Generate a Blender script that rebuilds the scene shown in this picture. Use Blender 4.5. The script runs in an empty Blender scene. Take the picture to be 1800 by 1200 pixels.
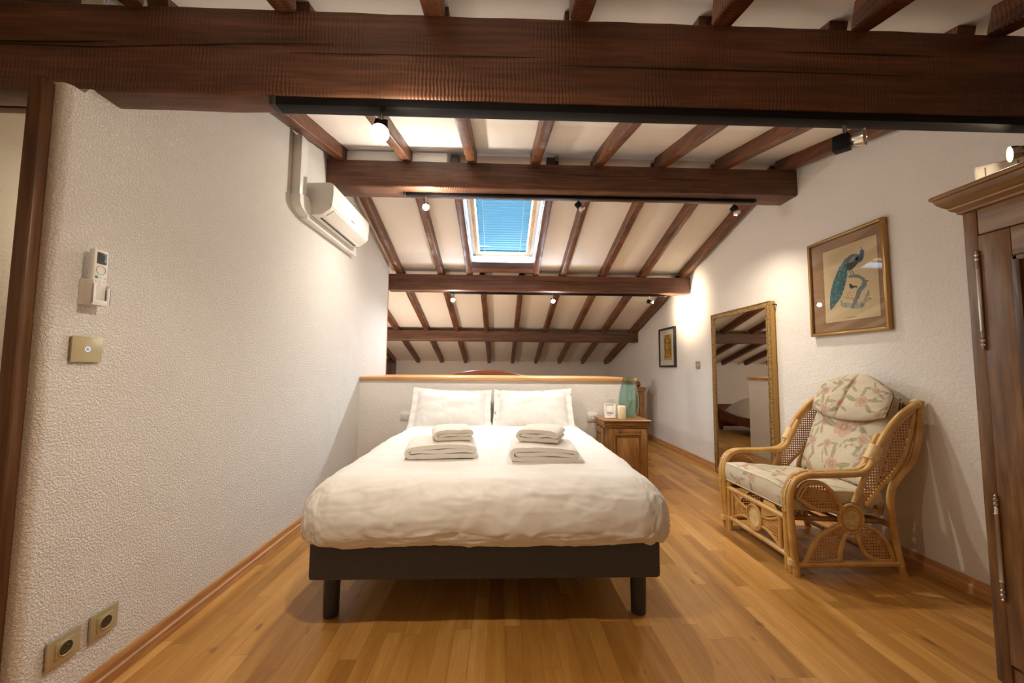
import bpy, bmesh, math, random
from mathutils import Vector, Matrix, noise
random.seed(4)
S = bpy.context.scene
COL = S.collection
pi = math.pi

# ------------------------------------------------------------------ camera
CAM_H = 1.135
F_PX, PITCH, ROLL, YAW = 675.9, 0.0693, 0.0075, 0.0301
cy, sy, cp, sp, cr, sr = math.cos(YAW), math.sin(YAW), math.cos(PITCH), math.sin(PITCH), math.cos(ROLL), math.sin(ROLL)
fw = Vector((sy*cp, cy*cp, sp)); r0 = Vector((cy, -sy, 0)); u0 = Vector((-sy*sp, -cy*sp, cp))
rt = r0*cr + u0*sr; up = u0*cr - r0*sr
cam = bpy.data.cameras.new('camera'); co = bpy.data.objects.new('camera', cam); COL.objects.link(co)
cam.sensor_width = 36; cam.lens = F_PX/1800*36; cam.clip_start = 0.02
M = Matrix.Identity(4)
for i in range(3):
    M[i][0] = rt[i]; M[i][1] = up[i]; M[i][2] = -fw[i]
M[2][3] = CAM_H
co.matrix_world = M
S.camera = co

# ------------------------------------------------------------------ world, exposure
w = bpy.data.worlds.new('sky'); S.world = w; w.use_nodes = True
bg = w.node_tree.nodes['Background']
bg.inputs['Color'].default_value = (0.60, 0.80, 1.0, 1); bg.inputs['Strength'].default_value = 42.0
S.view_settings.view_transform = 'Standard'; S.view_settings.look = 'None'
S.view_settings.exposure = 1.34; S.view_settings.gamma = 1; S.view_settings.use_curve_mapping = False
S.cycles.max_bounces = 8; S.cycles.diffuse_bounces = 5; S.cycles.transparent_max_bounces = 24
S.cycles.sample_clamp_indirect = 6; S.cycles.caustics_reflective = False; S.cycles.caustics_refractive = False

WARM = (1.0, 0.85, 0.66); NEUT = (1.0, .90, .77); COOL = (0.80, 0.90, 1.0)
def lamp(name, loc, power, color, radius=.03, parent=None, spot=None, d=None, blend=1.0):
    L = bpy.data.lights.new(name, 'SPOT' if spot else 'POINT'); L.energy = power; L.color = color; L.shadow_soft_size = radius
    o = bpy.data.objects.new(name, L); COL.objects.link(o); o.location = loc
    if spot:
        L.spot_size = math.radians(spot); L.spot_blend = blend
        o.rotation_euler = Vector(d).to_track_quat('-Z', 'Y').to_euler()
    return o
# unseen fill lights, added behind the camera for soft warm light from the front
lamp('rear_fill_light', (0.1, -1.3, 1.62), 6.5, (1.0, .76, .52), .10)
lamp('rear_fill_light', (-1.9, -0.3, 1.85), 1.5, (1.0, .78, .52), .06)
lamp('far_room_fill_light', (-1.45, 5.8, .86), 17, (1.0, .84, .68), .08)  # added out of sight behind the partition to brighten the far room
lamp('hall_fill_light', (-2.05, 2.25, 1.80), 1.6, (1.0, .80, .55), .05)  # unseen light without a fixture, added to brighten the hall
MIRROR_TILT = 0.0
# spot powers: (watts) used when the spots are built
PW = dict(a1=18, c1=3, a2=27, b2=28, c2=30, a3=34, b3=34, c3=24)

# ------------------------------------------------------------------ materials
def new_mat(name):
    m = bpy.data.materials.new(name); m.use_nodes = True
    return m, m.node_tree, m.node_tree.nodes['Principled BSDF']
def N(t, typ, **kw):
    n = t.nodes.new(typ)
    for k, v in kw.items():
        if k.startswith('_'): n.inputs[k[1:]].default_value = v
        else: setattr(n, k, v)
    return n
def coords(t, scale=(1, 1, 1), rnd=True, rot=(0, 0, 0)):
    tc = N(t, 'ShaderNodeTexCoord'); mp = N(t, 'ShaderNodeMapping'); mp.inputs['Scale'].default_value = scale; mp.inputs['Rotation'].default_value = rot
    t.links.new(tc.outputs['Object'], mp.inputs['Vector'])
    if rnd:
        oi = N(t, 'ShaderNodeObjectInfo'); ml = N(t, 'ShaderNodeMath', operation='MULTIPLY'); ml.inputs[1].default_value = 37.0
        t.links.new(oi.outputs['Random'], ml.inputs[0])
        cb = N(t, 'ShaderNodeCombineXYZ'); t.links.new(ml.outputs[0], cb.inputs[0]); t.links.new(ml.outputs[0], cb.inputs[1]); t.links.new(ml.outputs[0], cb.inputs[2])
        t.links.new(cb.outputs[0], mp.inputs['Location'])
    return mp.outputs['Vector']
def ramp(t, fac, stops):
    r = N(t, 'ShaderNodeValToRGB'); e = r.color_ramp.elements
    while len(e) < len(stops): e.new(.5)
    for i, (p, c) in enumerate(stops):
        e[i].position = p; e[i].color = (*c, 1)
    t.links.new(fac, r.inputs['Fac']); return r.outputs['Color']
def bump(t, b, h, strength, dist, prev=None):
    n = N(t, 'ShaderNodeBump'); n.inputs['Strength'].default_value = strength; n.inputs['Distance'].default_value = dist
    t.links.new(h, n.inputs['Height'])
    if prev is not None: t.links.new(prev, n.inputs['Normal'])
    t.links.new(n.outputs[0], b.inputs['Normal']); return n.outputs[0]
def flat(name, c, rough=.5, metal=0, emis=None, es=1, spec=.5, coat=0):
    m, t, b = new_mat(name); b.inputs['Base Color'].default_value = (*c, 1); b.inputs['Roughness'].default_value = rough
    b.inputs['Metallic'].default_value = metal; b.inputs['Specular IOR Level'].default_value = spec; b.inputs['Coat Weight'].default_value = coat
    if emis: b.inputs['Emission Color'].default_value = (*emis, 1); b.inputs['Emission Strength'].default_value = es
    return m
def noisy(name, c1, c2, scale, rough=.7, bs=.2, bd=.002, bscale=None, detail=4, sheen=0):
    m, t, b = new_mat(name); v = coords(t)
    n = N(t, 'ShaderNodeTexNoise'); n.inputs['Scale'].default_value = scale; n.inputs['Detail'].default_value = detail
    t.links.new(v, n.inputs['Vector']); t.links.new(ramp(t, n.outputs['Fac'], [(.3, c1), (.7, c2)]), b.inputs['Base Color'])
    b.inputs['Roughness'].default_value = rough; b.inputs['Sheen Weight'].default_value = sheen
    n2 = N(t, 'ShaderNodeTexNoise'); n2.inputs['Scale'].default_value = bscale or scale; n2.inputs['Detail'].default_value = 5
    t.links.new(v, n2.inputs['Vector']); bump(t, b, n2.outputs['Fac'], bs, bd)
    return m
def plaster(name, c=(.80, .775, .74), scale=70, strength=.9, dist=.006):
    m, t, b = new_mat(name); v = coords(t, rnd=False)
    b.inputs['Base Color'].default_value = (*c, 1); b.inputs['Roughness'].default_value = .85; b.inputs['Specular IOR Level'].default_value = .2
    n = N(t, 'ShaderNodeTexNoise'); n.inputs['Scale'].default_value = scale; n.inputs['Detail'].default_value = 4; n.inputs['Distortion'].default_value = .5
    t.links.new(v, n.inputs['Vector'])
    cr_ = N(t, 'ShaderNodeMapRange'); cr_.inputs['From Min'].default_value = .40; cr_.inputs['From Max'].default_value = .62
    t.links.new(n.outputs['Fac'], cr_.inputs['Value'])
    n1 = bump(t, b, cr_.outputs[0], strength, dist)
    n2 = N(t, 'ShaderNodeTexNoise'); n2.inputs['Scale'].default_value = 3; n2.inputs['Detail'].default_value = 2
    t.links.new(v, n2.inputs['Vector']); bump(t, b, n2.outputs['Fac'], .25, .05, n1)
    return m
def wood(name, c1, c2, c3, axis, grain=14, rough=.42, saw=0.0, bd=.002, coat=.0, stretch=.06, knots=False):
    """grain runs along axis (0,1,2)"""
    m, t, b = new_mat(name)
    sc = [1, 1, 1]; sc[axis] = stretch
    v = coords(t, tuple(sc))
    n = N(t, 'ShaderNodeTexNoise'); n.inputs['Scale'].default_value = grain; n.inputs['Detail'].default_value = 6; n.inputs['Distortion'].default_value = .6
    t.links.new(v, n.inputs['Vector'])
    wv = N(t, 'ShaderNodeTexNoise'); wv.inputs['Scale'].default_value = grain*7; wv.inputs['Detail'].default_value = 3
    t.links.new(v, wv.inputs['Vector'])
    mx = N(t, 'ShaderNodeMath', operation='MULTIPLY_ADD'); mx.inputs[1].default_value = .45
    t.links.new(wv.outputs['Fac'], mx.inputs[0])
    half = N(t, 'ShaderNodeMath', operation='MULTIPLY'); half.inputs[1].default_value = .6; t.links.new(n.outputs['Fac'], half.inputs[0])
    t.links.new(half.outputs[0], mx.inputs[2])
    t.links.new(ramp(t, mx.outputs[0], [(.36, c1), (.53, c2), (.70, c3)]), b.inputs['Base Color'])
    b.inputs['Roughness'].default_value = rough; b.inputs['Coat Weight'].default_value = coat
    nn = bump(t, b, mx.outputs[0], .35, bd)
    if saw > 0:
        v2 = coords(t)
        ns = N(t, 'ShaderNodeTexNoise'); ns.inputs['Scale'].default_value = 5; t.links.new(v2, ns.inputs['Vector'])
        wa = N(t, 'ShaderNodeTexWave', wave_type='BANDS', bands_direction='XYZ'[axis]); wa.inputs['Scale'].default_value = 24; wa.inputs['Distortion'].default_value = 4; wa.inputs['Detail'].default_value = 2
        wa.inputs['Detail Scale'].default_value = .7
        t.links.new(v2, wa.inputs['Vector'])
        mm = N(t, 'ShaderNodeMath', operation='MULTIPLY'); mr_ = N(t, 'ShaderNodeMapRange'); mr_.inputs['From Min'].default_value = .42; mr_.inputs['From Max'].default_value = .66; t.links.new(ns.outputs['Fac'], mr_.inputs['Value'])
        t.links.new(wa.outputs['Fac'], mm.inputs[0]); t.links.new(mr_.outputs[0], mm.inputs[1])
        bump(t, b, mm.outputs[0], saw, .006, nn)
    return m

M_WALL = plaster('rough_plaster', c=(.80, .77, .73), scale=140, strength=.8, dist=.0038)
M_WALL_R = plaster('fine_plaster', c=(.80, .775, .74), scale=55, strength=.4, dist=.003)
M_CEIL = plaster('ceiling_paint', c=(.82, .79, .75), scale=9, strength=.15, dist=.004)
BD1, BD2, BD3 = (.046, .019, .010), (.125, .053, .029), (.22, .098, .054)
M_BEAMX = wood('beam_wood', BD1, BD2, BD3, 0, grain=9, rough=.48, saw=.38)
M_BEAMY = wood('rafter_wood', BD1, (.14, .052, .023), (.24, .095, .042), 1, grain=11, rough=.42, saw=.4)
M_BEAMZ = wood('post_wood', (.045, .018, .007), (.115, .050, .018), (.18, .085, .032), 2, grain=10, rough=.4)
M_OAK_X = wood('oak_x', (.42, .20, .07), (.60, .31, .11), (.74, .43, .19), 0, grain=12, rough=.45)
M_OAK_Y = wood('oak_y', (.30, .13, .04), (.48, .23, .08), (.62, .33, .13), 1, grain=14, rough=.5)
M_NS = wood('nightstand_wood', (.15, .065, .02), (.27, .13, .04), (.40, .21, .08), 2, grain=9, rough=.35, stretch=.12)
M_NSX = wood('nightstand_wood_x', (.15, .065, .02), (.29, .14, .045), (.42, .22, .085), 0, grain=9, rough=.33, stretch=.12)
M_WARD = wood('wardrobe_wood', (.060, .027, .009), (.17, .083, .030), (.29, .16, .068), 2, grain=7, rough=.38, stretch=.12)
M_WARDY = wood('wardrobe_wood_y', (.10, .048, .014), (.20, .105, .034), (.30, .17, .065), 1, grain=8, rough=.36, stretch=.1)
M_WARDD = wood('wardrobe_dark', (.05, .022, .009), (.10, .045, .018), (.16, .075, .032), 2, grain=9, rough=.35, stretch=.1)
M_MAHOG = wood('mahogany', (.08, .022, .010), (.17, .05, .022), (.27, .09, .04), 0, grain=9, rough=.28)
M_RATTAN = noisy('rattan', (.45, .235, .060), (.68, .42, .14), 9, rough=.32, bs=.1, bscale=40)
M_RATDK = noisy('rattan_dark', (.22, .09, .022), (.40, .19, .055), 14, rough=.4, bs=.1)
M_BIND = noisy('cane_binding', (.62, .44, .18), (.80, .62, .30), 60, rough=.4, bs=.5, bd=.002)
M_DARKW = flat('dark_stain_wood', (.06, .028, .014), .5)
M_WHITEP = flat('white_plastic', (.78, .77, .74), .35)
M_GREYP = flat('grey_plastic', (.42, .41, .40), .4)
M_BLACK = flat('black_metal', (.006, .006, .008), .55, spec=.2)
M_BLACKP = flat('black_plastic', (.03, .028, .026), .5)
M_CHROME = flat('brushed_steel', (.55, .53, .50), .28, 1.0)
M_GOLD = flat('champagne_plate', (.50, .42, .25), .35, .35)
M_GOLDD = flat('champagne_inner', (.40, .32, .18), .4, .35)
M_REFL = flat('lamp_reflector', (.75, .70, .62), .2, .8)
M_HINGE = flat('pewter', (.42, .38, .33), .35, .9)
M_LINEN = noisy('white_cotton', (.73, .71, .68), (.77, .75, .72), 8, rough=.85, bs=.25, bd=.006, bscale=10, sheen=.1)
M_PIL = noisy('pillow_cotton', (.74, .735, .72), (.78, .77, .76), 8, rough=.85, bs=.25, bd=.006, bscale=9, sheen=.1)
M_TOWEL = noisy('terry', (.74, .71, .66), (.84, .81, .76), 160, rough=.95, bs=.8, bd=.003, bscale=260, sheen=.3)
M_CHAR = noisy('charcoal_fabric', (.040, .039, .040), (.085, .082, .082), 260, rough=.9, bs=.5, bd=.001, sheen=.1)
M_CHARL = flat('charcoal_leg', (.035, .035, .042), .45)
M_CREAM = flat('cream_paper', (.80, .70, .50), .8)
M_WHITE = flat('white_paper', (.84, .82, .78), .7)
M_LED = flat('blue_led', (.1, .1, .3), .4, emis=(.30, .35, 1.0), es=1.2)

def lens_mat(name, c, s): return flat(name, (.8, .8, .8), .3, emis=c, es=s)
M_LW = lens_mat('bulb_warm', (1.0, .80, .50), 60); M_LC = lens_mat('bulb_cool', (.85, .93, 1.0), 60); M_LS = lens_mat('bulb_soft', (1.0, .78, .5), 12)
M_LOFF = flat('bulb_glass_off', (.55, .50, .43), .25, .2)

def glass(name, col, rough=0.0, refl=1.0):
    m, t, b = new_mat(name); t.nodes.remove(b)
    out = t.nodes['Material Output']; tr = N(t, 'ShaderNodeBsdfTransparent'); tr.inputs['Color'].default_value = (*col, 1)
    gl = N(t, 'ShaderNodeBsdfGlossy'); gl.inputs['Roughness'].default_value = rough; lw = N(t, 'ShaderNodeLayerWeight'); lw.inputs['Blend'].default_value = .5
    pw_ = N(t, 'ShaderNodeMath', operation='POWER'); pw_.inputs[1].default_value = 5; t.links.new(lw.outputs['Facing'], pw_.inputs[0])
    fr = N(t, 'ShaderNodeMath', operation='MULTIPLY_ADD'); fr.inputs[1].default_value = .95; fr.inputs[2].default_value = .045; t.links.new(pw_.outputs[0], fr.inputs[0])
    mu = N(t, 'ShaderNodeMath', operation='MULTIPLY'); mu.inputs[1].default_value = refl; t.links.new(fr.outputs[0], mu.inputs[0])
    mx = N(t, 'ShaderNodeMixShader'); t.links.new(mu.outputs[0], mx.inputs[0]); t.links.new(tr.outputs[0], mx.inputs[1]); t.links.new(gl.outputs[0], mx.inputs[2])
    t.links.new(mx.outputs[0], out.inputs['Surface']); return m
M_PANE = glass('picture_glass', (.96, .96, .95), 0, .9)
M_WIN = glass('window_glass', (.9, .95, .97))
M_VASE = glass('teal_glass', (.77, .87, .85), .02, 1.2)
M_VASEC = glass('clear_glass', (.90, .94, .91), .02, 1.3)

def floor_mat():
    m, t, b = new_mat('plank_floor')
    tc = N(t, 'ShaderNodeTexCoord'); mp = N(t, 'ShaderNodeMapping'); sx_ = N(t, 'ShaderNodeSeparateXYZ'); t.links.new(tc.outputs['Object'], sx_.inputs[0])
    rw = N(t, 'ShaderNodeMath', operation='DIVIDE'); rw.inputs[1].default_value = .072; t.links.new(sx_.outputs['X'], rw.inputs[0])
    fl_ = N(t, 'ShaderNodeMath', operation='FLOOR'); t.links.new(rw.outputs[0], fl_.inputs[0])
    wn = N(t, 'ShaderNodeTexWhiteNoise', noise_dimensions='1D'); t.links.new(fl_.outputs[0], wn.inputs['W'])
    sh = N(t, 'ShaderNodeMath', operation='MULTIPLY_ADD'); sh.inputs[1].default_value = 9.0; t.links.new(wn.outputs['Value'], sh.inputs[0]); t.links.new(sx_.outputs['Y'], sh.inputs[2])
    cb_ = N(t, 'ShaderNodeCombineXYZ'); t.links.new(sh.outputs[0], cb_.inputs[0]); t.links.new(sx_.outputs['X'], cb_.inputs[1])
    t.links.new(cb_.outputs[0], mp.inputs['Vector'])
    br = N(t, 'ShaderNodeTexBrick'); br.inputs['Scale'].default_value = 1; br.inputs['Brick Width'].default_value = .62; br.inputs['Row Height'].default_value = .072
    br.inputs['Mortar Size'].default_value = .0010; br.inputs['Mortar Smooth'].default_value = .3; br.offset = 0.0; br.offset_frequency = 1
    br.inputs['Color1'].default_value = (0, 0, 0, 1); br.inputs['Color2'].default_value = (1, 1, 1, 1); br.inputs['Mortar'].default_value = (.5, .5, .5, 1); br.inputs['Bias'].default_value = 0
    t.links.new(mp.outputs[0], br.inputs['Vector'])
    # grain, stretched along Y, offset per plank
    sp_ = N(t, 'ShaderNodeVectorMath', operation='MULTIPLY'); sp_.inputs[1].default_value = (9, .9, 9); t.links.new(tc.outputs['Object'], sp_.inputs[0])
    ad = N(t, 'ShaderNodeVectorMath', operation='MULTIPLY_ADD'); ad.inputs[1].default_value = (13, 7, 5)
    t.links.new(br.outputs['Color'], ad.inputs[0]); t.links.new(sp_.outputs[0], ad.inputs[2])
    n1 = N(t, 'ShaderNodeTexNoise'); n1.inputs['Scale'].default_value = 1.3; n1.inputs['Detail'].default_value = 5; n1.inputs['Distortion'].default_value = 1.4; t.links.new(ad.outputs[0], n1.inputs['Vector'])
    n2 = N(t, 'ShaderNodeTexNoise'); n2.inputs['Scale'].default_value = 12; n2.inputs['Detail'].default_value = 3; t.links.new(ad.outputs[0], n2.inputs['Vector'])
    sep = N(t, 'ShaderNodeSeparateColor'); t.links.new(br.outputs['Color'], sep.inputs[0])
    a1 = N(t, 'ShaderNodeMath', operation='MULTIPLY'); a1.inputs[1].default_value = .28; t.links.new(sep.outputs[0], a1.inputs[0])
    a2 = N(t, 'ShaderNodeMath', operation='MULTIPLY_ADD'); a2.inputs[1].default_value = .52; t.links.new(n1.outputs['Fac'], a2.inputs[0]); t.links.new(a1.outputs[0], a2.inputs[2])
    a3 = N(t, 'ShaderNodeMath', operation='MULTIPLY_ADD'); a3.inputs[1].default_value = .18; t.links.new(n2.outputs['Fac'], a3.inputs[0]); t.links.new(a2.outputs[0], a3.inputs[2])
    c = ramp(t, a3.outputs[0], [(.25, (.27, .115, .020)), (.5, (.44, .212, .046)), (.75, (.60, .335, .100))])
    # small dark knots and flecks
    vo = N(t, 'ShaderNodeTexNoise'); vo.inputs['Scale'].default_value = 3.4; vo.inputs['Detail'].default_value = 1
    sc = N(t, 'ShaderNodeVectorMath', operation='MULTIPLY'); sc.inputs[1].default_value = (7, 2.6, 1); t.links.new(tc.outputs['Object'], sc.inputs[0]); t.links.new(sc.outputs[0], vo.inputs['Vector'])
    kr = N(t, 'ShaderNodeMapRange'); kr.inputs['From Min'].default_value = .73; kr.inputs['From Max'].default_value = .80; kr.inputs['To Max'].default_value = .6; t.links.new(vo.outputs['Fac'], kr.inputs['Value'])
    mk = N(t, 'ShaderNodeMix', data_type='RGBA'); mk.inputs['B'].default_value = (.11, .035, .01, 1); t.links.new(kr.outputs[0], mk.inputs['Factor']); t.links.new(c, mk.inputs['A'])
    mg = N(t, 'ShaderNodeMix', data_type='RGBA'); mg.inputs['B'].default_value = (.14, .05, .012, 1)
    fm = N(t, 'ShaderNodeMath', operation='MULTIPLY'); fm.inputs[1].default_value = .55; t.links.new(br.outputs['Fac'], fm.inputs[0])
    t.links.new(fm.outputs[0], mg.inputs['Factor']); t.links.new(mk.outputs['Result'], mg.inputs['A'])
    t.links.new(mg.outputs['Result'], b.inputs['Base Color'])
    b.inputs['Roughness'].default_value = .36; b.inputs['Specular IOR Level'].default_value = .45
    bump(t, b, a3.outputs[0], .12, .002)
    return m
M_FLOOR = floor_mat()

def cane_mat(name, ax1, ax2, c=(.52, .27, .08)):
    m, t, b = new_mat(name); b.inputs['Base Color'].default_value = (*c, 1); b.inputs['Roughness'].default_value = .45
    tc = N(t, 'ShaderNodeTexCoord'); s = N(t, 'ShaderNodeSeparateXYZ'); t.links.new(tc.outputs['Object'], s.inputs[0])
    outs = []
    for a in (ax1, ax2):
        k = N(t, 'ShaderNodeMath', operation='MULTIPLY'); k.inputs[1].default_value = 2*pi/.0165; t.links.new(s.outputs[a], k.inputs[0])
        sn = N(t, 'ShaderNodeMath', operation='SINE'); t.links.new(k.outputs[0], sn.inputs[0]); outs.append(sn.outputs[0])
    g = N(t, 'ShaderNodeMath', operation='ADD'); t.links.new(outs[0], g.inputs[0]); t.links.new(outs[1], g.inputs[1])
    th = N(t, 'ShaderNodeMath', operation='LESS_THAN'); th.inputs[1].default_value = .62; t.links.new(g.outputs[0], th.inputs[0])
    t.links.new(th.outputs[0], b.inputs['Alpha'])
    return m
M_CANE_XZ = cane_mat('cane_mesh_side', 0, 2); M_CANE_YZ = cane_mat('cane_mesh_front', 1, 2)

def attr_mat(name, rough=.85):
    m, t, b = new_mat(name); a = N(t, 'ShaderNodeAttribute', attribute_name='print')
    t.links.new(a.outputs['Color'], b.inputs['Base Color']); b.inputs['Roughness'].default_value = rough
    v = coords(t); n = N(t, 'ShaderNodeTexNoise'); n.inputs['Scale'].default_value = 14; n.inputs['Detail'].default_value = 3; t.links.new(v, n.inputs['Vector'])
    n1 = bump(t, b, n.outputs['Fac'], .35, .012)
    n2 = N(t, 'ShaderNodeTexNoise'); n2.inputs['Scale'].default_value = 300; t.links.new(v, n2.inputs['Vector']); bump(t, b, n2.outputs['Fac'], .2, .001, n1)
    return m
M_FLORAL = attr_mat('floral_print')

# ------------------------------------------------------------------ mesh helpers
class MB:
    def __init__(s): s.v = []; s.f = []; s.m = []
    def add(s, vs, fs, mi=0, T=None):
        o = len(s.v)
        for p in vs:
            p = Vector(p); s.v.append(T @ p if T else p)
        for f in fs: s.f.append([i+o for i in f]); s.m.append(mi)
        return s
    def box(s, x0, x1, y0, y1, z0, z1, bev=0, seg=2, mi=0, T=None):
        bm = bmesh.new(); bmesh.ops.create_cube(bm, size=1)
        for v in bm.verts: v.co = Vector(((x0+x1)/2 + v.co.x*(x1-x0), (y0+y1)/2 + v.co.y*(y1-y0), (z0+z1)/2 + v.co.z*(z1-z0)))
        if bev: bmesh.ops.bevel(bm, geom=bm.edges[:], offset=bev, segments=seg, profile=.5, affect='EDGES')
        bm.verts.index_update()
        s.add([v.co.copy() for v in bm.verts], [[v.index for v in f.verts] for f in bm.faces], mi, T); bm.free(); return s
    def prism(s, poly, axis, a, b, mi=0, T=None):
        """poly of 2D points in the plane perpendicular to axis; extruded from a to b"""
        def P(p, h):
            if axis == 'x': return (h, p[0], p[1])
            if axis == 'y': return (p[0], h, p[1])
            return (p[0], p[1], h)
        n = len(poly); vs = [P(p, a) for p in poly] + [P(p, b) for p in poly]
        fs = [list(range(n))[::-1], list(range(n, 2*n))] + [[i, (i+1) % n, n+(i+1) % n, n+i] for i in range(n)]
        return s.add(vs, fs, mi, T)
    def tube(s, pts, r, n=10, closed=False, mi=0, T=None, flatz=1.0):
        pts = [Vector(p) for p in pts]; k = len(pts); rs = r if isinstance(r, (list, tuple)) else [r]*k
        tan = []
        for i in range(k):
            a = pts[(i-1) % k] if (closed or i > 0) else pts[i]; b = pts[(i+1) % k] if (closed or i < k-1) else pts[i]
            tan.append((b-a).normalized())
        up_ = Vector((0, 0, 1)) if abs(tan[0].z) < .9 else Vector((0, 1, 0))
        nn = (up_ - tan[0]*up_.dot(tan[0])).normalized(); vs = []
        for i in range(k):
            nn = (nn - tan[i]*nn.dot(tan[i])).normalized(); bb = tan[i].cross(nn)
            for j in range(n):
                a = 2*pi*j/n; vs.append(pts[i] + (nn*math.cos(a)*flatz + bb*math.sin(a))*rs[i])
        fs = []
        for i in range(k if closed else k-1):
            i2 = (i+1) % k
            for j in range(n): fs.append([i*n+j, i*n+(j+1) % n, i2*n+(j+1) % n, i2*n+j])
        if not closed: fs.append(list(range(n))[::-1]); fs.append([(k-1)*n+j for j in range(n)])
        return s.add(vs, fs, mi, T)
    def lathe(s, prof, n=32, mi=0, T=None, cap=True):
        vs = []; k = len(prof)
        for r, z in prof:
            for j in range(n): a = 2*pi*j/n; vs.append((r*math.cos(a), r*math.sin(a), z))
        fs = [[i*n+j, i*n+(j+1) % n, (i+1)*n+(j+1) % n, (i+1)*n+j] for i in range(k-1) for j in range(n)]
        if cap: fs.append(list(range(n))[::-1]); fs.append([(k-1)*n+j for j in range(n)])
        return s.add(vs, fs, mi, T)
    def grid(s, fn, nu, nv, mi=0, T=None, wrapu=False):
        vs = [fn(i/(nu if wrapu else nu-1), j/(nv-1)) for i in range(nu) for j in range(nv)]
        fs = [[i*nv+j, ((i+1) % nu)*nv+j, ((i+1) % nu)*nv+j+1, i*nv+j+1] for i in range(nu if wrapu else nu-1) for j in range(nv-1)]
        return s.add(vs, fs, mi, T)
    def hewn(s, p0, p1, w, h, up_=(0, 0, 1), seg=.06, amp=.002, bev=.008, mi=0):
        """rough-sawn beam whose bottom centre line runs p0->p1"""
        p0, p1 = Vector(p0), Vector(p1); d = p1-p0; L = d.length; d.normalize(); u = Vector(up_); u = (u-d*u.dot(d)).normalized(); sd = d.cross(u)
        n = max(2, int(L/seg)); b = bev
        sec = [(-w/2, b), (-w/2+b*.3, b*.3), (-w/2+b, 0), (0, 0), (w/2-b, 0), (w/2-b*.3, b*.3), (w/2, b), (w/2, h*.5), (w/2, h), (-w/2, h), (-w/2, h*.5)]
        vs = []; off = random.random()*50; k = len(sec)
        for i in range(n+1):
            c = p0 + d*(L*i/n)
            for j, (a, e) in enumerate(sec):
                q = c + sd*a + u*e; q2 = q*7 + Vector((off, off, off))
                q += (sd*noise.noise(q2) + u*noise.noise(q2+Vector((9, 9, 9)))*(1 if e < h*.9 else .4))*amp
                vs.append(q)
        fs = [[i*k+j, i*k+(j+1) % k, (i+1)*k+(j+1) % k, (i+1)*k+j] for i in range(n) for j in range(k)]
        fs += [list(range(k))[::-1], [n*k+j for j in range(k)]]
        return s.add(vs, fs, mi)

def wloc(o):
    v = Vector((0, 0, 0))
    while o: v += o.location; o = o.parent
    return v
def obj(name, mb, mats, parent=None, smooth=35, label=None):
    if not isinstance(mats, (list, tuple)): mats = [mats]
    if parent: org = wloc(parent)
    else:
        xs = [p.x for p in mb.v]; ys = [p.y for p in mb.v]; zs = [p.z for p in mb.v]
        org = Vector(((min(xs)+max(xs))/2, (min(ys)+max(ys))/2, min(zs)))
    me = bpy.data.meshes.new(name); me.from_pydata([tuple(p-org) for p in mb.v], [], mb.f)
    for m in mats: me.materials.append(m)
    me.polygons.foreach_set('material_index', mb.m)
    bm = bmesh.new(); bm.from_mesh(me); bmesh.ops.recalc_face_normals(bm, faces=bm.faces); bm.to_mesh(me); bm.free()
    if smooth:
        me.shade_smooth()
        if smooth < 180: me.set_sharp_from_angle(angle=math.radians(smooth))
    o = bpy.data.objects.new(name, me); COL.objects.link(o)
    if parent: o.parent = parent
    else: o.location = org
    if label: o['label'] = label
    return o
def tag(o, label, cat, group=None, kind=None):
    o['label'] = label; o['category'] = cat
    if group: o['group'] = group
    if kind: o['kind'] = kind
    return o
def thing(name, label, cat, loc, group=None):
    o = bpy.data.objects.new(name, None); COL.objects.link(o); o.location = loc; o.empty_display_size = .05
    return tag(o, label, cat, group)
def struct(name, mb, mats, parent=None, smooth=35):
    o = obj(name, mb, mats, parent, smooth)
    if not parent: o['kind'] = 'structure'
    return o
def smoothpath(pts, k=6, closed=False):
    """Catmull-Rom through pts"""
    P = [Vector(p) for p in pts]; n = len(P); out = []
    for i in range(n if closed else n-1):
        a = P[(i-1) % n] if (closed or i > 0) else P[i]*2-P[i+1]; b = P[i]; c = P[(i+1) % n]; d = P[(i+2) % n] if (closed or i < n-2) else c*2-b
        for j in range(k):
            t = j/k; out.append(.5*((2*b)+(c-a)*t+(2*a-5*b+4*c-d)*t*t+(3*b-a-3*c+d)*t**3))
    if not closed: out.append(P[-1])
    return out

# ------------------------------------------------------------------ the room
XL, XR, XH, YB, YF = -1.41, 2.46, -2.40, 8.80, -2.2
def zr(y):          # underside of the rafters
    return 2.327-.289*(y-4.86) if y >= 3.14 else 2.824-.235*(3.14-y)
def zc(y): return zr(y)+.10
RIDGE = 3.14

struct('floor', MB().box(XH-.1, XR+.1, YF-.1, YB+.1, -.08, 0), M_FLOOR)
# left wall with its rounded free end, standing a little in front of the big beam
m = MB()
def rounded_end(z0, z1, y0=1.232, y1=1.31, x0=-1.482, x1=XL, r=.022):
    pl = [(x0, y1), (x0, y0)]
    for k in range(7):
        a = -pi/2 + k*pi/12; pl.append((x1-r+r*math.cos(a), y0+r+r*math.sin(a)))
    pl.append((x1, y1)); return MB().prism(pl, 'z', z0, z1)
e = rounded_end(0, 2.050); m.add(e.v, e.f)
m.prism([(1.262, 2.02), (1.31, 2.02), (1.31, 2.083), (1.295, 2.075)], 'x', -1.482, XL-.0005)
m.prism([(1.31, 0), (4.80, 0), (4.80, zc(4.8)-.002), (RIDGE, zc(RIDGE)-.002), (1.31, zc(1.31)-.002)], 'x', -1.482, XL)
struct('wall_left', m, M_WALL)
struct('wall_right', MB().prism([(YF, 0), (YB+.1, 0), (YB+.1, zc(YB)+.02), (RIDGE, zc(RIDGE)+.02), (YF, zc(YF)+.02)], 'x', XR, XR+.1), M_WALL_R)
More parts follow.
